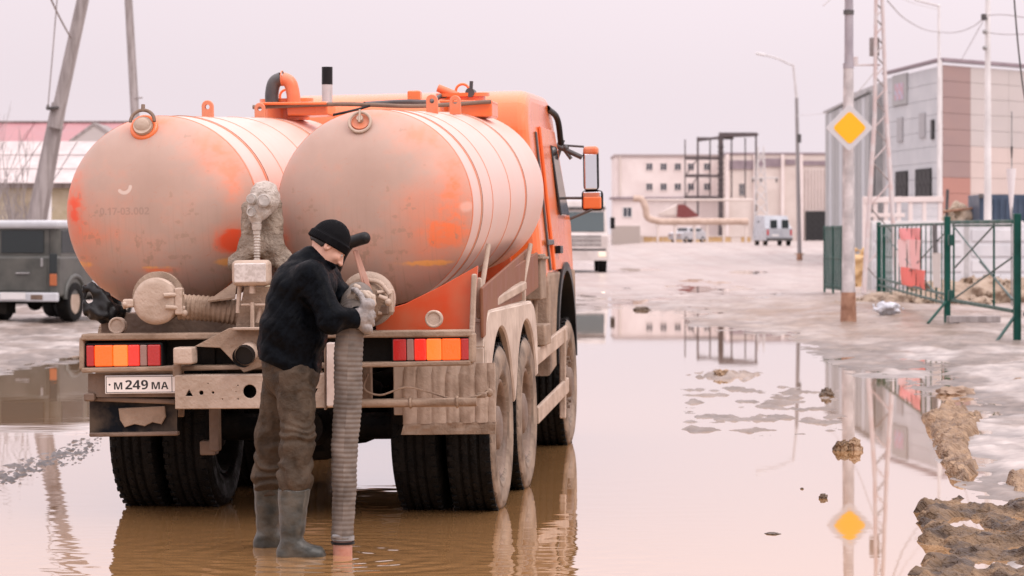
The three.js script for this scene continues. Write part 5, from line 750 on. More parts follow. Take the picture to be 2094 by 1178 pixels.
{ const b = P(1407, 511, 256), gy = groundY(b.x, 256), c = thing('parked_car', 'small white car parked by the ochre wall at the far end of the road', 'car', V(b.x, gy, -256), -0.75);
  const w = M('white car paint', [0.36, 0.355, 0.37], [0.46, 0.455, 0.47], { rough: 0.35, s: 2, coat: 0.6 }); shell('body', [[-2, 0.35], [-2.05, 0.85], [-1.7, 0.95], [-1.0, 1.0], [-0.5, 1.42], [0.9, 1.44], [1.65, 1.0], [2.05, 0.9], [2.05, 0.35]], 1.7, w, c, 0.16, [0.9, 1.44]);
  mesh('windscreen', bar(V(-0.62, 1.22, 0.78), V(0.62, 1.22, 0.78), 0.03, 0.52, V(0, 1, 0.9)), m.glassDark, c); mesh('rear_window', bar(V(-0.6, 1.24, -1.3), V(0.6, 1.24, -1.3), 0.03, 0.46, V(0, 1, -1)), m.glassDark, c);
  for (const q of [-1, 1]) { mesh('side_window', box(0.02, 0.34, 1.7, [q * 0.78, 1.2, -0.2], [0, 0, q * 0.18]), m.glassDark, c); for (const z of [-1.3, 1.3]) carWheel(c, V(q * 0.76, 0.3, z), 0.31, 0.2); mesh('headlight', box(0.3, 0.14, 0.06, [q * 0.6, 0.72, 2.1]), LN.clear, c); mesh('tail_light', box(0.2, 0.25, 0.06, [q * 0.68, 0.75, -2.08]), LN.red, c); } }
{ const D = 188, b = P(1580, 500, D), gy = groundY(b.x, D), c = thing('van', 'pale grey van with two dark rear windows parked near the far gateway', 'van', V(b.x, gy, -D), 0.1);
  const w = M('pale blue van paint', [0.33, 0.345, 0.375], [0.40, 0.415, 0.44], { rough: 0.4, s: 2, coat: 0.4 }); shell('body', [[-2.4, 0.4], [-2.4, 1.2], [-1.75, 1.35], [-1.1, 2.1], [2.3, 2.15], [2.4, 1.0], [2.4, 0.4]].map(([a, q]) => [a, q]), 1.95, w, c, 0.12, [1.1, 2.15]);
  for (const q of [-1, 1]) { mesh('rear_window', box(0.52, 0.62, 0.03, [q * 0.42, 1.55, 2.42], [-0.06, 0, 0]), m.glassDark, c); mesh('tail_light', box(0.13, 0.4, 0.05, [q * 0.85, 0.95, 2.46]), LN.red, c); for (const z of [-1.6, 1.5]) carWheel(c, V(q * 0.85, 0.35, z), 0.36, 0.24); mesh('side_window', box(0.02, 0.55, 0.9, [q * 0.9, 1.55, -0.7]), m.glassDark, c); }
  mesh('number_plate', box(0.52, 0.12, 0.02, [-0.3, 0.75, 2.47]), m.white, c); mesh('bumper', box(1.9, 0.22, 0.2, [0, 0.45, 2.42]), m.darkSteel, c); mesh('windscreen', bar(V(-0.75, 1.75, -1.42), V(0.75, 1.75, -1.42), 0.03, 0.8, V(0, 1, 0.85)), m.glassDark, c); }
{ const D = 113, b = P(1190, 558, D), gy = groundY(b.x, D), t = thing('oncoming_truck', 'white heavy truck with one headlight lit driving towards the orange tanker', 'truck', V(b.x, gy - 0.02, -D), 0.02);
  const w = M('dirty white truck paint', [0.52, 0.46, 0.43], [0.68, 0.62, 0.59], { rough: 0.5, s: 2, coat: 0.3 }); shell('cab', [[-0.0, 0.95], [0.02, 1.6], [0.12, 1.75], [0.42, 2.75], [0.55, 3.1], [2.1, 3.15], [2.1, 0.95]].map(([a, y]) => [a, y]), 2.3, w, t, 0.08, [1.7, 3.1]);
  mesh('windscreen', bar(V(-0.98, 2.25, -0.185), V(0.98, 2.25, -0.185), 0.03, 0.9, V(0, 1, -0.3)), flat('greenish windscreen', [0.07, 0.095, 0.10], { roughness: 0.12 }), t); mesh('sun_visor', bar(V(-1.05, 2.86, -0.3), V(1.05, 2.86, -0.3), 0.14, 0.1), m.darkSteel, t);
  for (let k = 0; k < 5; k++) mesh('grille_bar', box(1.7, 0.05, 0.05, [0, 1.22 + k * 0.1, 0.04]), k % 2 ? m.steel : m.darkSteel, t); mesh('bumper', box(2.36, 0.42, 0.3, [0, 0.76, 0.06]), w, t); mesh('bumper_gap', box(2.1, 0.06, 0.05, [0, 1.03, 0.08]), m.black, t);
  for (const q of [-1, 1]) { const e = flat('headlight', [0.8, 0.7, 0.6], { roughness: 0.15, clearcoat: 1 }); if (q > 0) { e.emissive.setRGB(1, 0.72, 0.45); e.emissiveIntensity = 0.45; } mesh('headlight', [T(new RoundedBoxGeometry(0.34, 0.22, 0.06, 2, 0.03), [q * 0.88, 0.82, 0.21])], e, t); carWheel(t, V(q * 0.95, 0.5, -0.9), 0.52, 0.34); carWheel(t, V(q * 0.95, 0.5, -4.2), 0.52, 0.34); mesh('door_mirror', box(0.2, 0.5, 0.1, [q * 1.36, 2.2, -0.25]), m.black, t); mesh('door_window', box(0.02, 0.6, 0.9, [q * 1.1, 2.2, -1.0], [0, 0, q * 0.06]), m.glassDark, t); }
  const lamp = new THREE.SpotLight(new THREE.Color(1, 0.8, 0.55), 0.4, 0, 0.5, 0.6); lamp.position.set(b.x + 0.88, gy + 0.8, -D + 0.32); lamp.target.position.set(b.x + 0.88, 0.2, -D + 12); lamp.castShadow = true; lamp.shadow.radius = 8; scene.add(lamp, lamp.target);
  mesh('chassis', box(1.7, 0.3, 6, [0, 0.7, -3.2]), m.under, t); mesh('cargo_body', box(2.35, 1.5, 4.6, [0, 1.75, -4.9]), M('grey cargo body', [0.3, 0.29, 0.28], [0.42, 0.4, 0.39], { plain: 1, s: 2 }), t); }
// ---------------------------------------------------------------- right hand buildings
{ const b = thing('clad_building', 'tall clad building with a brown stripe and pale blue grey side behind the concrete fence', 'building'), C = [21.7, -130], Lp = [20.55, -141], Rp = [33, -141], H = 10.5;
  const at = (a, e, u) => [lerp(a[0], e[0], u), lerp(a[1], e[1], u)], s1 = at(C, Rp, 0.15);
  panels(b, 'cladding_board', Lp, C, -0.3, H - 0.3, 2, 13, wallM.paleBlue, { gap: 0.012, t: 0.14 });
  panels(b, 'brown_board', C, s1, -0.3, H - 0.25, 1, 13, (i, j) => (j < 6 ? wallM.brickRed : wallM.brick), { gap: 0.012, t: 0.14 }); panels(b, 'beige_board', s1, Rp, -0.3, H - 0.25, 4, 13, (i, j) => (j < 8 ? wallM.beigePink : wallM.beige), { gap: 0.012, t: 0.14 });
  const cs = new THREE.Shape([[C[0], C[1]], [Rp[0], Rp[1]], [Rp[0] - 4, -158], [20.4, -158], [Lp[0], Lp[1]]].map(([x, z]) => new THREE.Vector2(x + 0.12, -z + 0.2))); const core = new THREE.ExtrudeGeometry(cs, { depth: H - 0.1, bevelEnabled: false }); core.rotateX(-Math.PI / 2); core.translate(0, -0.2, 0); mesh('core_wall', core, wallM.concrete, b);
  mesh('roof_edge', [bar(V(C[0] - 0.1, H, C[1] + 0.1), V(Rp[0], H, Rp[1] + 0.1), 0.5, 0.18), bar(V(Lp[0] - 0.1, H, Lp[1]), V(C[0] - 0.1, H, C[1] + 0.1), 0.4, 0.14)], wallM.purple, b); mesh('corner_trim', [rod(V(C[0] - 0.1, -0.2, C[1] + 0.1), V(C[0] - 0.1, H, C[1] + 0.1), 0.12)], m.white, b);
  const side = (px, y0, y1, w, mat, name, fr) => { const u = clamp(((px - CX) / F * 130 - C[0]) / 1); let bu = 0, be = 1e9; for (let k = 0; k <= 100; k++) { const p = at(C, Lp, k / 100), e = Math.abs(CX + p[0] / -p[1] * F - px); if (e < be) { be = e; bu = k / 100; } } void u; const p = at(C, Lp, bu), D = -p[1], q = V(p[0] - 0.1, (yAt(y0, D) + yAt(y1, D)) / 2, p[1]), f = mesh(name, box(0.12, yAt(y0, D) - yAt(y1, D), w, q, [0, Math.atan2(Lp[0] - C[0], Lp[1] - C[1]), 0]), mat, b); if (fr) mesh('poster', box(0.13, (yAt(y0, D) - yAt(y1, D)) * 0.55, w * 0.6, [q.x - 0.012, q.y - 0.1, q.z], [0, Math.atan2(Lp[0] - C[0], Lp[1] - C[1]), 0]), fr, f); };
  side(1845, 152, 215, 3.0, wallM.greyRib, 'banner_frame', M('pink and blue poster', [0.50, 0.30, 0.33], [0.42, 0.46, 0.58], { s: 0.9, con: 5 })); side(1845, 240, 290, 1.1, M('grey slot', [0.33, 0.33, 0.34], [0.4, 0.4, 0.41], { plain: 1,  }), 'window'); side(1890, 231, 282, 1.1, M('grey slot', [0.33, 0.33, 0.34], [0.4, 0.4, 0.41], { plain: 1,  }), 'window'); side(1848, 350, 402, 2.4, wallM.oldDark, 'doorway'); side(1893, 345, 402, 3.0, wallM.oldDark, 'doorway'); side(1912, 245, 285, 0.5, m.black, 'vent'); }
{ const b = thing('metal_hall', 'dark grey ribbed metal hall left of the pale blue grey building', 'building'), A = [19.85, -162], B = [20.05, -143.5]; panels(b, 'metal_sheet', A, B, 0, 9.3, 12, 1, (i) => (i % 3 === 1 ? wallM.paleBlue : wallM.greyRib), { y1b: 9.6, gap: 0.2, t: 0.3 }); mesh('core_wall', wallBox(A, B, -0.2, 9.2, 0.5, -0.45), wallM.greyRib, b); mesh('eaves', bar(V(A[0] - 0.1, 9.35, A[1]), V(B[0] - 0.1, 9.65, B[1]), 0.35, 0.14), m.steel, b); }
{ const D = 104, b = thing('loading_trestle', 'white low trestle of posts and a long beam in front of the metal hall', 'trestle'); mesh('beam', bar(P(1768, 409, D), P(1928, 407, D), 0.25, 0.22), wallM.pinkWhite, b); mesh('beam', bar(P(1770, 440, D), P(1850, 440, D), 0.2, 0.16), wallM.pinkWhite, b);
  for (const px of [1768, 1790, 1812, 1838, 1862, 1890, 1922]) mesh('post', bar(P(px, 560, D), P(px, 402, D), 0.16, 0.16, V(0, 0, 1)), wallM.pinkWhite, b); for (let k = 0; k < 4; k++) mesh('board', box(1.1, 0.32, 0.1, P(1893, 418 + k * 17, D), null, 0.01), wallM.whiteConcrete, b); }
{ const D = 98, c = P(1962, 430, D), g = thing('covered_pile', 'tan covered pile with a dark pole leaning out beside the blue container', 'pile', V(c.x, 0, c.z)); const f = (x, y, z) => ell(x, y, z, [0, 0.6, 0], [1.0, 2.1, 0.9]) + 0.16 * n3(x * 1.5, y * 1.5, z * 1.5) + 0.05 * n3(x * 5, y * 5, z * 5); mesh('cover', nets(f, [-1.4, -0.4, -1.3], [1.4, 3, 1.3], 0.08), M('tan cover', [0.34, 0.26, 0.18], [0.5, 0.41, 0.32], { plain: 1, s: 1 }), g); mesh('pole', [rod(V(-0.6, 2.2, 0.6), V(-0.35 - 0.2, 3.4, 0.6), 0.06)], m.darkSteel, g); mesh('cross_pole', [rod(V(-0.75, 2.55, 0.7), V(1.0, 2.75, 0.4), 0.05)], wallM.rust, g); }
{ const D = 96, a = P(2003, 398, D), b = P(2200, 470, D), g = thing('shipping_container', 'dark blue container behind the white concrete fence at the right edge', 'container'); mesh('container_wall', box(b.x - a.x, a.y, 2.4, [(a.x + b.x) / 2, a.y / 2, -D - 1.2]), wallM.navy, g); for (let k = 0; k < 16; k++) mesh('corrugation', box(0.1, a.y - 0.3, 0.06, [a.x + 0.12 + k * 0.23, a.y / 2, -D + 0.02]), wallM.navy, g); mesh('corner_casting', [box(0.16, 0.16, 0.16, [a.x + 0.05, a.y - 0.05, -D + 0.05])], m.darkSteel, g); }
// white concrete fence of grooved panels
{ const D = 76, g = thing('concrete_fence', 'white concrete panel fence behind the green railings', 'fence'), x0 = pz(1776, D)[0], n = 6, w = 2.9; for (let k = 0; k < n; k++) { const p = mesh('fence_panel', box(w - 0.12, 2.0, 0.14, [x0 + w * (k + 0.5), 1.0, -D - k * 0.2], [0, 0.07, 0]), wallM.whiteConcrete, g); for (let j = 0; j < 4; j++) mesh('groove_rib', box(w - 0.3, 0.34, 0.05, [x0 + w * (k + 0.5), 0.32 + j * 0.45, -D - k * 0.2 + 0.085], [0, 0.07, 0]), wallM.whiteConcrete, p); mesh('fence_post', box(0.16, 2.1, 0.2, [x0 + w * k, 1.02, -D - k * 0.2 + 0.08]), wallM.concrete, g); } mesh('coping', [bar(V(x0, 2.05, -D), V(x0 + w * n, 2.05, -D - 1.2), 0.26, 0.1)], m.white, g); }
// earth bank in front of the concrete fence
{ const bank = (name, px, py, D, rx, ry, rz, seed, label, mat) => { const c = P(px, py, D), nz = createNoise3D(rng(seed)), f = (x, y, z) => ell(x, y, z, [0, 0, 0], [rx, ry, rz]) + 0.12 * ry * 2 * nz(x * 1.4, y * 2, z * 1.4) + 0.05 * nz(x * 5, y * 5, z * 5); const o = one(name, nets(f, [-rx - 0.4, -0.2, -rz - 0.4], [rx + 0.4, ry + 0.4, rz + 0.4], 0.07), mat, label, 'earth bank'); o.position.set(c.x, groundY(c.x, D), -D); };
  bank('earth_bank', 2010, 600, 62, 1.9, 0.55, 1.0, 61, 'low brown earth bank seen through the cross braced gate', wallM.earth); bank('earth_bank', 1765, 560, 82, 0.9, 1.1, 1.0, 62, 'pale yellow earth heap just right of the lamp post', wallM.ochre); bank('earth_bank', 1880, 620, 60, 1.6, 0.22, 0.8, 63, 'flat earth strip under the fence panel with the red banner', wallM.earth); }
// ---------------------------------------------------------------- green railings
function fencePost(g, p, h, r) { return mesh('fence_post', [box(r, h + 0.25, r, [p.x, p.y + h / 2 - 0.12, p.z])], wallM.green, g); }
const gp = (px, D) => { const x = (px - CX) / F * D; return V(x, groundY(x, D), -D); };
{ const A = gp(1797, 63), B = gp(1937, 46.8), h = 1.87, g = thing('fence_section', 'green railing section carrying the red and white banner', 'fence'); const at = (u, y) => A.clone().lerp(B, u).add(V(0, y, 0));
  fencePost(g, A, h, 0.1); fencePost(g, at(0.10, 0), h - 0.1, 0.05); fencePost(g, B, h + 0.05, 0.11); for (const y of [h - 0.08, 0.5, 0.34]) mesh('rail', bar(at(0, y), at(1, y), 0.04, 0.05), wallM.green, g);
  for (let k = 0; k < 9; k++) mesh('picket', rod(at(0.015 + k * 0.028, 0.2), at(0.015 + k * 0.028, h - 0.1), 0.012, 0.012, 6), wallM.green, g); for (let k = 0; k < 11; k++) { const u = 0.3 + k * 0.064; mesh('picket', rod(at(u, 0.3), at(u, h - 0.08), k % 3 ? 0.012 : 0.02, k % 3 ? 0.012 : 0.02, 6), wallM.green, g); }
  mesh('brace', rod(at(0.1, h - 0.3), at(1, 0.3), 0.014, 0.014, 6), wallM.greenDark, g); mesh('brace', rod(at(0.3, 0.4), at(1, h - 0.2), 0.014, 0.014, 6), wallM.greenDark, g); mesh('foot_strut', rod(B.clone().add(V(0, 0.4, 0)), B.clone().add(V(-0.45, 0, 0.6)), 0.025), wallM.green, g);
  const bn = (u0, u1, y0, y1, f) => quadSheet(at(u0, y0).add(V(-0.03, 0, 0.06)), at(u1, y0).add(V(-0.03, 0, 0.06)), at(u1, y1).add(V(-0.03, 0, 0.06)), at(u0, y1).add(V(-0.03, 0, 0.06)), 0.006, 12, 10, f ?? ((u, v) => 0.03 * Math.sin(u * 7 + v * 2)));
  const b = thing('banner', 'red and white cloth banner hanging on the green railing', 'banner'), rd = M('faded red cloth', [0.78, 0.10, 0.07], [0.80, 0.16, 0.12], { plain: 1, s: 0.5 });
  mesh('banner_top', bn(0.40, 0.70, 1.48, 1.72), M('pink cloth', [0.80, 0.22, 0.22], [0.82, 0.30, 0.29], { plain: 1, s: 0.5 }), b); mesh('banner_left', bn(0.38, 0.56, 0.88, 1.48), M('washed cloth', [0.80, 0.48, 0.46], [0.82, 0.58, 0.56], { plain: 1, s: 0.5 }), b); mesh('banner_right', bn(0.56, 0.70, 0.88, 1.48), M('salmon cloth', [0.80, 0.38, 0.36], [0.82, 0.46, 0.43], { plain: 1, s: 0.5 }), b); mesh('banner_bottom', bn(0.42, 0.76, 0.5, 0.88), rd, b);
  const r = thing('rag', 'pale rag tied to the green railing right of the red banner', 'rag'); mesh('cloth', bn(0.86, 0.95, 0.6, 1.25), M('pale cloth', [0.55, 0.5, 0.46], [0.68, 0.62, 0.58], { plain: 1, s: 0.4 }), r); mesh('strap', bn(0.86, 0.9, 1.25, 1.78), m.darkSteel, r); }
{ const A = gp(1945, 46.4), B = gp(2072, 40.2), h = 1.86, g = thing('fence_gate', 'green gate frame with crossed braces between the railing posts', 'gate'), at = (u, y) => A.clone().lerp(B, u).add(V(0, y, 0)); for (const y of [h - 0.04, 0.42]) mesh('rail', bar(at(0, y), at(1, y), 0.045, 0.06), wallM.green, g); mesh('top_band', bar(at(0.02, h - 0.1), at(0.98, h - 0.1), 0.02, 0.04), wallM.greenDark, g);
  for (const u of [0.05, 0.72]) mesh('upright', rod(at(u, 0.42), at(u, h - 0.06), 0.018), wallM.green, g); for (const [a, b, c, d] of [[0.04, h - 0.1, 0.98, 0.6], [0.06, 0.46, 0.98, 1.25], [0.06, 1.0, 0.72, h - 0.1], [0.5, 1.15, 1, 0.6]]) mesh('brace', rod(at(a, b), at(c, d), 0.016, 0.016, 8), wallM.greenDark, g); for (const y of [1.5, 0.5]) mesh('hinge', box(0.1, 0.2, 0.08, at(0, y)), wallM.greenDark, g); }
{ const A = gp(2080, 39.8), g = thing('fence_section', 'double green railing posts with a slanting foot at the right edge', 'fence'), h = 1.95; fencePost(g, A, h, 0.11); fencePost(g, A.clone().add(V(0.17, 0, 0.15)), h, 0.11); mesh('foot_strut', rod(A.clone().add(V(-0.03, 0.38, 0)), A.clone().add(V(-0.38, -0.02, 0.3)), 0.025), wallM.greenDark, g); mesh('rail', bar(A.clone().add(V(0.1, h - 0.1, 0)), A.clone().add(V(2.4, h - 0.1, 1.2)), 0.05, 0.06), wallM.green, g); mesh('rail', bar(A.clone().add(V(0.1, 0.4, 0)), A.clone().add(V(2.4, 0.4, 1.2)), 0.05, 0.06), wallM.green, g); }
{ const A = gp(1686, 74), B = gp(1722, 71), h = 1.9, g = thing('fence_section', 'short dense green railing left of the lamp post', 'fence'), at = (u, y) => A.clone().lerp(B, u).add(V(0, y, 0)); for (const u of [0, 0.5, 1]) fencePost(g, at(u, 0), h, 0.06); for (const y of [h - 0.05, 0.2, 1.0]) mesh('rail', bar(at(0, y), at(1, y), 0.04, 0.05), wallM.green, g); for (let k = 0; k < 14; k++) mesh('picket', rod(at(k / 13, 0.1), at(k / 13, h), 0.013, 0.013, 6), wallM.green, g); mesh('backing_sheet', quadSheet(at(0, 0.12).add(V(0, 0, -0.08)), at(1, 0.12).add(V(0, 0, -0.08)), at(1, h).add(V(0, 0, -0.08)), at(0, h).add(V(0, 0, -0.08)), 0.01), M('grey green sheet', [0.13, 0.19, 0.18], [0.2, 0.26, 0.25], { plain: 1, s: 1 }), g); }
one('plank', box(0.95, 0.12, 0.22, gp(1966, 46.4).add(V(0.2, 0.06, 0.1)), [0, 0.1, 0]), wallM.timber, 'brown timber beam lying under the green gate', 'plank');
{ const c = gp(1815, 50), f = (x, y, z) => ell(x, y, z, [0, 0.12, 0], [0.24, 0.11, 0.2]) + 0.05 * n3(x * 6, y * 6, z * 6); one('rubbish_bag', nets(f, [-0.4, -0.1, -0.35], [0.4, 0.4, 0.35], 0.025), M('crumpled plastic', [0.45, 0.47, 0.52], [0.66, 0.66, 0.68], { rough: 0.35, s: 0.3 }), 'crumpled pale plastic bag lying left of the banner fence post', 'bag').position.copy(c); }
// ---------------------------------------------------------------- posts, mast, wires
{ const D = 48, b = gp(1735, D), g = thing('lamp_post', 'tall pale lamp post with a rusty foot carrying the yellow diamond sign', 'lamp post', b); mesh('shaft', [cyl(0.095, 0.13, 4.6, [0, 2.5, 0], null, 20)], M('peeling pale paint', [0.40, 0.37, 0.37], [0.66, 0.61, 0.60], { rough: 0.85, s: 0.8, bump: 0.004 }), g); mesh('upper_shaft', [cyl(0.06, 0.085, 7, [0.01, 8.2, 0], null, 18), cyl(0.1, 0.1, 0.1, [0, 4.75, 0], null, 18)], M('mauve grey paint', [0.30, 0.27, 0.30], [0.40, 0.37, 0.40], { rough: 0.7, s: 0.8 }), g); mesh('foot', [cyl(0.135, 0.155, 0.62, [0, 0.22, 0], null, 20)], wallM.rust, g); mesh('clamp', [cyl(0.1, 0.1, 0.08, [0.005, 5.75, 0], null, 16)], m.darkSteel, g); }
{ const D = 47.8, c = P(1735, 262, D), g = thing('road_sign', 'yellow diamond priority road sign with white border on the lamp post', 'sign', V(c.x, c.y, c.z)); const dia = (r, k) => { const s = new THREE.Shape(), q = k; s.moveTo(-q, r - q); s.quadraticCurveTo(0, r + q * 0.1, q, r - q); s.lineTo(r - q, q); s.quadraticCurveTo(r + q * 0.1, 0, r - q, -q); s.lineTo(q, -r + q); s.quadraticCurveTo(0, -r - q * 0.1, -q, -r + q); s.lineTo(-r + q, -q); s.quadraticCurveTo(-r - q * 0.1, 0, -r + q, q); s.closePath(); return s; };
  mesh('sign_plate', T(ext(dia(0.44, 0.05), 0.014, [], 0.003), [0, 0, 0.12]), flat('white reflective sheet', [0.58, 0.57, 0.585], { roughness: 0.4 }), g); mesh('yellow_face', T(ext(dia(0.315, 0.06), 0.004, [], 0.001), [0.005, 0, 0.138]), flat('yellow reflective sheet', [0.93, 0.47, 0.008], { roughness: 0.4 }), g); mesh('bracket', [box(0.3, 0.05, 0.03, [0, 0.15, 0.1]), box(0.3, 0.05, 0.03, [0, -0.15, 0.1])], m.darkSteel, g); }
{ const D = 70, g = thing('lattice_mast', 'white and red lattice mast rising behind the lamp post', 'mast'), pl = M('chipped white red steel', [0.60, 0.55, 0.54], [0.56, 0.44, 0.42], { rough: 0.7, s: 0.9, con: 3 }); const cx = (y) => lerp(1797, 1801, sst(0, 250, y)), hw = (y) => (y < 240 ? lerp(5, 12, clamp((y + 60) / 300)) : lerp(12, 32, (y - 240) / 320)); const pt = (y, s, z) => P(cx(y) + s * hw(y), y, D + z * hw(y) / 75);
  for (const s of [-1, 1]) for (const z of [-1, 1]) for (const [a, b] of [[-60, 240], [240, 600]]) mesh('leg', rod(pt(b, s, z), pt(a, s, z), a < 0 ? 0.055 : 0.07, a < 0 ? 0.05 : 0.06, 8), pl, g);
  let y = -50, k = 0; while (y < 560) { const st = 2.4 * hw(y), y2 = y + st; for (const z of [-1, 1]) mesh('lacing', rod(pt(y, k % 2 ? 1 : -1, z), pt(y2, k % 2 ? -1 : 1, z), 0.022, 0.022, 6), k % 2 ? pl : wallM.timber, g); mesh('lacing', rod(pt(y, -1, k % 2 ? 1 : -1), pt(y2, -1, k % 2 ? -1 : 1), 0.02, 0.02, 6), pl, g); mesh('lacing', rod(pt(y, 1, k % 2 ? 1 : -1), pt(y2, 1, k % 2 ? -1 : 1), 0.02, 0.02, 6), pl, g); y = y2; k++; }
  mesh('cross_arm', bar(P(1748, 133, D), P(1800, 133, D), 0.05, 0.05), pl, g); mesh('insulator', cyl(0.06, 0.06, 0.25, P(1750, 126, D), null, 8), m.post ?? pl, g); mesh('junction_box', box(0.25, 0.5, 0.2, P(1788, 96, D)), wallM.timber, g); }
const bx = (name, label, px, D, y0, y1, r0, r1, mat, px2) => { const a = P(px2 ?? px, y1, D), g = gp(px, D); const o = thing(name, label, 'post'); mesh('shaft', rod(V(g.x, g.y - 0.1, -D), P(px2 ?? px, y0, D), r0, r1, 16), mat, o); mesh('collar', [along(new THREE.CylinderGeometry(r0 * 1.4, r0 * 1.4, 0.14, 14), V(g.x, g.y, -D), V(g.x, g.y + 0.14, -D)), ball(r1 * 1.3, P(px2 ?? px, y0, D))], mat, o); void a; return o; };
{ const o = bx('lamp_post', 'bright white post in front of the beige cladding near the right edge', 2020, 84, -60, 0, 0.14, 0.075, m.white); mesh('insulator', [cyl(0.09, 0.09, 0.2, P(2012, 35, 83.8), null, 10), rod(P(2012, 38, 83.8), P(2020, 38, 84), 0.04)], m.darkSteel, o); for (const y of [65, 98]) mesh('hook', [ball(0.08, P(2014, y, 83.8))], m.steel, o); }
{ const o = bx('lamp_post', 'thin pale pole rising at the corner of the clad building', 1920, 124, 12, 0, 0.1, 0.06, m.white); mesh('lamp_arm', [rod(P(1920, 12, 124), P(1870, 0, 124), 0.05, 0.04)], wallM.post, o); }
{ const D = 152, x = (1635 - CX) / F * D, gy = groundY(x, D), g = thing('street_lamp', 'grey street lamp with a long curved arm in the middle distance', 'street lamp'); mesh('shaft', rod(V(x, gy, -D), P(1629, 200, D), 0.13, 0.1, 14), M('grey lamp steel', [0.24, 0.22, 0.22], [0.34, 0.32, 0.32], { plain: 1, s: 1 }), g); mesh('upper_shaft', rod(P(1629, 200, D), P(1622, 132, D), 0.075, 0.06, 12), wallM.post, g); mesh('arm', [tube([P(1622, 134, D), P(1612, 130, D), P(1590, 120, D), P(1566, 113, D)], 0.05, 20, 8)], wallM.post, g); mesh('lamp_head', [T(new RoundedBoxGeometry(0.62, 0.14, 0.26, 2, 0.06), P(1556, 111, D), [0, 0, -0.2])], m.white, g); mesh('switch_box', box(0.24, 0.5, 0.22, P(1634, 283, D)), m.darkSteel, g); mesh('collar', [cyl(0.16, 0.18, 0.4, [x, gy + 0.2, -D], null, 12)], wallM.rust, g); }
{ const g = thing('rolled_flag', 'white rolled flag hanging point down from a thin pole by the blue container', 'flag'), D = 58; mesh('pole', rod(gp(2069, D), P(2069, 228, D), 0.02, 0.014, 8), m.steel, g); mesh('cloth', [along(new THREE.CylinderGeometry(0.11, 0.015, P(2069, 345, D).y - P(2069, 446, D).y, 14, 6), P(2068, 446, D + 0.02), P(2068, 345, D + 0.02))], M('white flag cloth', [0.66, 0.62, 0.63], [0.8, 0.76, 0.76], { plain: 1, s: 0.4 }), g); mesh('finial', [along(new THREE.CylinderGeometry(0.03, 0.002, 0.5, 8), P(2069, 345, D), P(2069, 300, D))], m.darkSteel, g); }
const wire = (label, pts, r, mat = m.darkSteel) => one('overhead_wire', tube(pts, r, 50, 6), mat, label, 'wire', undefined);
wire('sagging wire from the lattice mast down to the corner pole', [P(1815, 2, 70), P(1850, 38, 90), P(1890, 60, 108), P(1920, 66, 124)], 0.016, wallM.timber); wire('sagging wire from the corner pole up to the white post', [P(1920, 66, 124), P(1955, 66, 110), P(1990, 54, 95), P(2013, 36, 84)], 0.016, wallM.timber); wire('faint wire running to the right edge from the white post hook', [P(2013, 32, 84), P(2050, 30, 80), P(2110, 38, 74)], 0.014, wallM.timber); wire('faint lower wire from the white post past the right edge', [P(2014, 66, 84), P(2050, 70, 80), P(2110, 70, 74)], 0.014, wallM.timber);
wire('thin wire fanning steeply down from the white post to the building roof', [P(2013, 38, 84), P(1990, 80, 100), P(1965, 124, 129)], 0.012, wallM.timber); wire('dark bent cable hanging down the right edge', [P(2072, -30, 40), P(2079, 60, 40), P(2086, 130, 40), P(2094, 190, 40), P(2108, 260, 40)], 0.014, m.darkSteel); wire('faint high wire between the far street lamp and the lattice mast', [P(1622, 236, 152), P(1680, 232, 130), P(1740, 200, 100), P(1795, 140, 70)], 0.012, wallM.post); wire('short wire slanting at the top edge left of the lamp post', [P(1683, 12, 60), P(1700, -4, 60), P(1712, -22, 60)], 0.014, wallM.post); wire('pale wire from the lattice mast top to the corner lamp arm', [P(1812, -20, 70), P(1860, 4, 95), P(1920, 20, 124)], 0.012, wallM.post);
// ---------------------------------------------------------------- left hand side
{ const D = 78, b = thing('low_house', 'low yellowish house with a pale slate sheet roof behind the parked jeep', 'house'), x0 = -22, x1 = -7, ye = yAt(374, D), yr = yAt(289, D + 4.5); mesh('wall', box(x1 - x0, ye + 0.2, 8.4, [(x0 + x1) / 2, ye / 2 - 0.1, -D - 4.6]), wallM.yellowWall, b); mesh('eaves_board', box(x1 - x0 + 0.3, 0.14, 0.1, [(x0 + x1) / 2, ye - 0.08, -D - 0.25]), wallM.timber, b);
  for (let k = 0; k < 13; k++) for (let j = 0; j < 3; j++) { const u0 = x0 + (x1 - x0) * k / 13, u1 = x0 + (x1 - x0) * (k + 1) / 13, q = (v) => [lerp(ye, yr, v), lerp(-D, -D - 4.5, v)], [ya, za] = q(j / 3 - 0.02), [yb, zb] = q((j + 1) / 3); mesh('roof_sheet', quadSheet(V(u0 + 0.015, ya + 0.03, za), V(u1 - 0.015, ya + 0.03, za), V(u1 - 0.015, yb, zb), V(u0 + 0.015, yb, zb), 0.02, 12, 1, (u) => 0.02 * Math.sin(u * Math.PI * 12)), wallM.slate, b); }
  mesh('roof_back', quadSheet(V(x0, yr, -D - 4.5), V(x1, yr, -D - 4.5), V(x1, ye, -D - 9), V(x0, ye, -D - 9), 0.05), wallM.slate, b); }
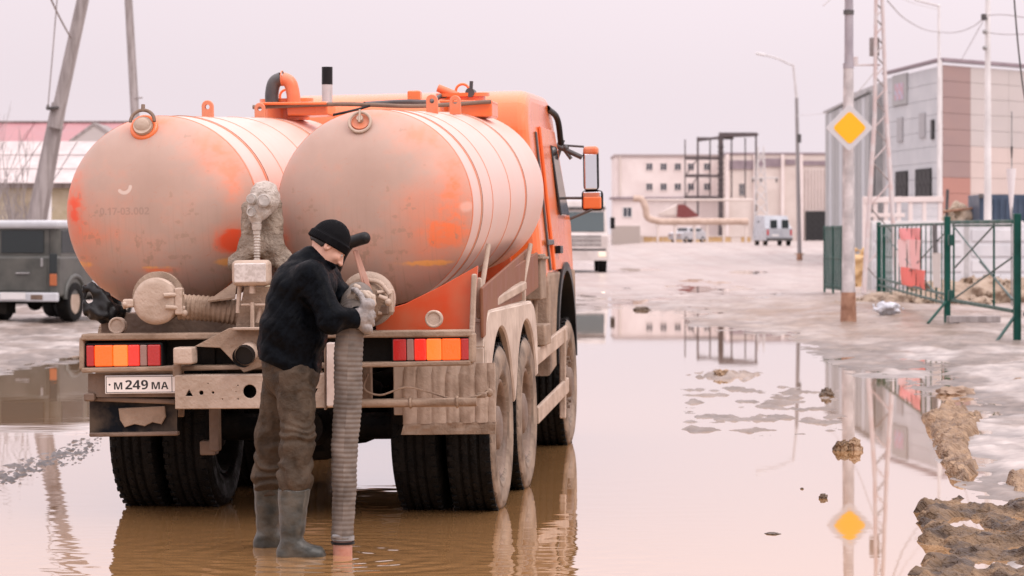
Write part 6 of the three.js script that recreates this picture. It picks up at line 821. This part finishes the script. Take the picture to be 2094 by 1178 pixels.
{ const D = 112, b = thing('red_roof_house', 'house with a dusty red sheet roof and small beige gable behind the low house', 'house'), x0 = -33, x1 = -10, ye = yAt(308, D), yr = yAt(250, D + 4); mesh('wall', box(x1 - x0, ye, 8, [(x0 + x1) / 2, ye / 2, -D - 4.2]), wallM.beigePink, b);
  for (let k = 0; k < 16; k++) { const a = lerp(x0, x1, k / 16), c = lerp(x0, x1, (k + 1) / 16); mesh('roof_sheet', quadSheet(V(a + 0.02, ye, -D), V(c - 0.02, ye, -D), V(c - 0.02, yr, -D - 4), V(a + 0.02, yr, -D - 4), 0.04), wallM.redRoof, b); } mesh('roof_back', quadSheet(V(x0, yr, -D - 4), V(x1, yr, -D - 4), V(x1, ye, -D - 8.4), V(x0, ye, -D - 8.4), 0.04), wallM.redRoof, b); mesh('ridge_cap', bar(V(x0, yr + 0.02, -D - 4), V(x1, yr + 0.02, -D - 4), 0.3, 0.08), wallM.timber, b);
  const a = P(148, 290, D - 0.5), t = P(194, 256, D - 0.5), c = P(250, 292, D - 0.5); mesh('gable', T(ext([[a.x, a.y], [c.x, c.y], [t.x, t.y]], 0.15), [0, 0, a.z]), wallM.beige, b); mesh('gable_roof', [bar(V(a.x - 0.1, a.y, a.z - 1.5), V(t.x, t.y + 0.06, t.z - 1.5), 0.12, 3.4, V(0, 0, 1)), bar(V(t.x, t.y + 0.06, t.z - 1.5), V(c.x + 0.1, c.y, c.z - 1.5), 0.12, 3.4, V(0, 0, 1))].flat(), wallM.timber, b); }
{ const D = 58, b = gp(40, D), g = thing('leaning_pole', 'thick leaning wooden pole on a stub left of the tanker', 'pole'); mesh('stub', rod(V(P(38, 560, D).x, b.y - 0.2, -D), P(121, 212, D), 0.27, 0.17, 18), wallM.timber, g); mesh('shaft', rod(P(112, 262, D - 0.2), P(178, -40, D - 0.2), 0.155, 0.135, 18), wallM.timber, g); mesh('clamp', [bar(P(97, 222, D - 0.3), P(122, 220, D - 0.3), 0.45, 0.05)], m.darkSteel, g); mesh('bracket', [rod(P(98, 225, D - 0.4), P(98, 214, D - 0.4), 0.03)], m.darkSteel, g); }
one('wooden_pole', [rod(gp(296, 82), P(261, -30, 82), 0.16, 0.125, 16), T(tor(0.15, 0.02), P(281, 200, 82), [Math.PI / 2, 0, 0])], wallM.timber, 'thinner grey pole standing behind the left tank', 'pole');
one('white_post', [rod(gp(99, 62), P(101, 372, 62), 0.06, 0.055, 12), ball(0.06, P(101, 372, 62))], m.white, 'thin white post beside the foot of the leaning pole', 'post');
wire('guy wire running up left from the leaning pole', [P(145, 78, 57.6), P(122, 36, 57), P(96, -20, 56)], 0.022, wallM.timber); wire('thin cable hanging from the top edge to the pole clamp', [P(118, -20, 57), P(110, 80, 57.2), P(98, 218, 57.5)], 0.014, wallM.timber);
{ const br = (px, D, h, seed, n, label) => { const b = gp(px, D), R = rng(seed), g = []; const grow = (p, d, len, r, k) => { const q = p.clone().addScaledVector(d, len); g.push(rod(p, q, r, r * 0.65, 5)); if (k <= 0) return; const c = 2 + (R() < 0.5); for (let i = 0; i < c; i++) grow(p.clone().lerp(q, 0.55 + 0.45 * R()), d.clone().add(V((R() - 0.5) * 0.9, 0.1 + R() * 0.3, (R() - 0.5) * 0.9)).normalize(), len * (0.55 + 0.25 * R()), r * 0.6, k - 1); };
    const o = thing('bare_shrub', label, 'shrub'); for (let i = 0; i < n; i++) { g.length = 0; grow(b.clone().add(V((R() - 0.5) * 0.7, 0, (R() - 0.5) * 0.7)), V((R() - 0.5) * 0.35, 1, (R() - 0.5) * 0.35).normalize(), h * (0.3 + 0.15 * R()), 0.026, 4); mesh('stem', g.slice(), wallM.timber, o); } };
  br(8, 60, 4.6, 71, 5, 'tall bare shrub at the left edge beside the leaning pole'); br(42, 63, 3.4, 72, 4, 'shorter bare shrub against the leaning pole foot'); br(196, 95, 4.2, 73, 2, 'small bare twigs above the red roof gable'); br(66, 66, 2.6, 74, 5, 'dense low bare bush in front of the yellowish house'); br(-10, 64, 2.8, 75, 5, 'low bare bush cut by the left edge'); }
{ const D = 47.6, c = P(38, 668, D), gy = groundY(c.x, D), j = thing('jeep', 'dark grey green jeep seen from behind parked left of the tanker', 'jeep', V(c.x, gy, c.z), -0.26); // local +z is its rear
  const pt = M('dull grey green paint', [0.045, 0.048, 0.041], [0.095, 0.093, 0.08], { rough: 0.55, s: 1.2, coat: 0.25, cr: 0.3 }), pale = M('pale dusty roof', [0.42, 0.43, 0.45], [0.56, 0.57, 0.59], { rough: 0.6, s: 1.5 });
  mesh('body', [T(new RoundedBoxGeometry(1.6, 0.78, 3.0, 3, 0.07), [0, 0.84, -1.5]), T(new RoundedBoxGeometry(1.54, 0.34, 1.2, 3, 0.08), [0, 0.95, -3.3])], pt, j); mesh('upper_body', [T(new RoundedBoxGeometry(1.58, 0.66, 2.3, 3, 0.08), [0, 1.46, -1.2])], pt, j); mesh('roof', [T(new RoundedBoxGeometry(1.66, 0.16, 2.5, 3, 0.07), [0, 1.8, -1.2])], pale, j);
  mesh('rear_window', [T(new RoundedBoxGeometry(0.86, 0.42, 0.03, 2, 0.014), [0.06, 1.48, -0.04])], m.glassDark, j); mesh('tailgate', [T(new RoundedBoxGeometry(1.06, 0.62, 0.04, 2, 0.02), [0.04, 0.88, 0.0])], pt, j); mesh('tailgate_handle', [box(0.28, 0.03, 0.04, [0.1, 0.9, 0.04]), box(0.05, 0.16, 0.05, [0.48, 1.1, 0.02])], m.steel, j);
  mesh('door_seam', [box(0.012, 1.2, 0.012, [0.62, 1.15, -0.005]), box(0.012, 1.2, 0.012, [-0.56, 1.15, -0.005])], m.black, j);
  for (const q of [-1, 1]) { mesh('rear_lamp', [box(0.13, 0.22, 0.05, [q * 0.7, 0.78, 0.01])], M('dull amber lens', [0.35, 0.09, 0.03], [0.45, 0.14, 0.05], { plain: 1, rough: 0.3 }), j); mesh('lamp_panel', [box(0.15, 0.36, 0.03, [q * 0.7, 1.08, 0.0])], m.glassDark, j); mesh('side_window', [box(0.02, 0.42, 0.95, [q * 0.79, 1.48, -0.62]), box(0.02, 0.42, 0.8, [q * 0.79, 1.48, -1.72])], m.glassDark, j); mesh('side_panel', [box(0.02, 0.5, 1.4, [q * 0.805, 0.9, -2.2])], pale, j); mesh('wheel_arch', [T(tor(0.42, 0.05, null, null, Math.PI, 8, 18), [q * 0.79, 0.42, -0.72], [0, Math.PI / 2, 0])], pt, j); for (const z of [-0.72, -3.05]) carWheel(j, V(q * 0.70, 0.36, z), 0.37, 0.24); mesh('mirror', box(0.12, 0.18, 0.05, [q * 0.98, 1.4, -2.4]), m.black, j); }
  mesh('rear_bumper', [T(new RoundedBoxGeometry(1.64, 0.17, 0.12, 2, 0.03), [0, 0.46, 0.06])], pale, j); mesh('number_plate', [box(0.5, 0.13, 0.02, [-0.05, 0.48, 0.13])], m.white, j); mesh('bumper_recess', [box(0.24, 0.09, 0.02, [0.42, 0.46, 0.122])], m.brown, j); mesh('underside', [box(1.2, 0.12, 3.4, [0, 0.42, -1.9]), ball(0.15, [0, 0.34, -0.7]), box(0.3, 0.28, 0.4, [-0.42, 0.28, -0.25])], m.under, j); mesh('axle', [T(cyl(0.05, 0.05, 1.3, null, null, 12), [0, 0.36, -0.72], [0, 0, Math.PI / 2])], m.under, j); }
renderer.render(scene, camera);
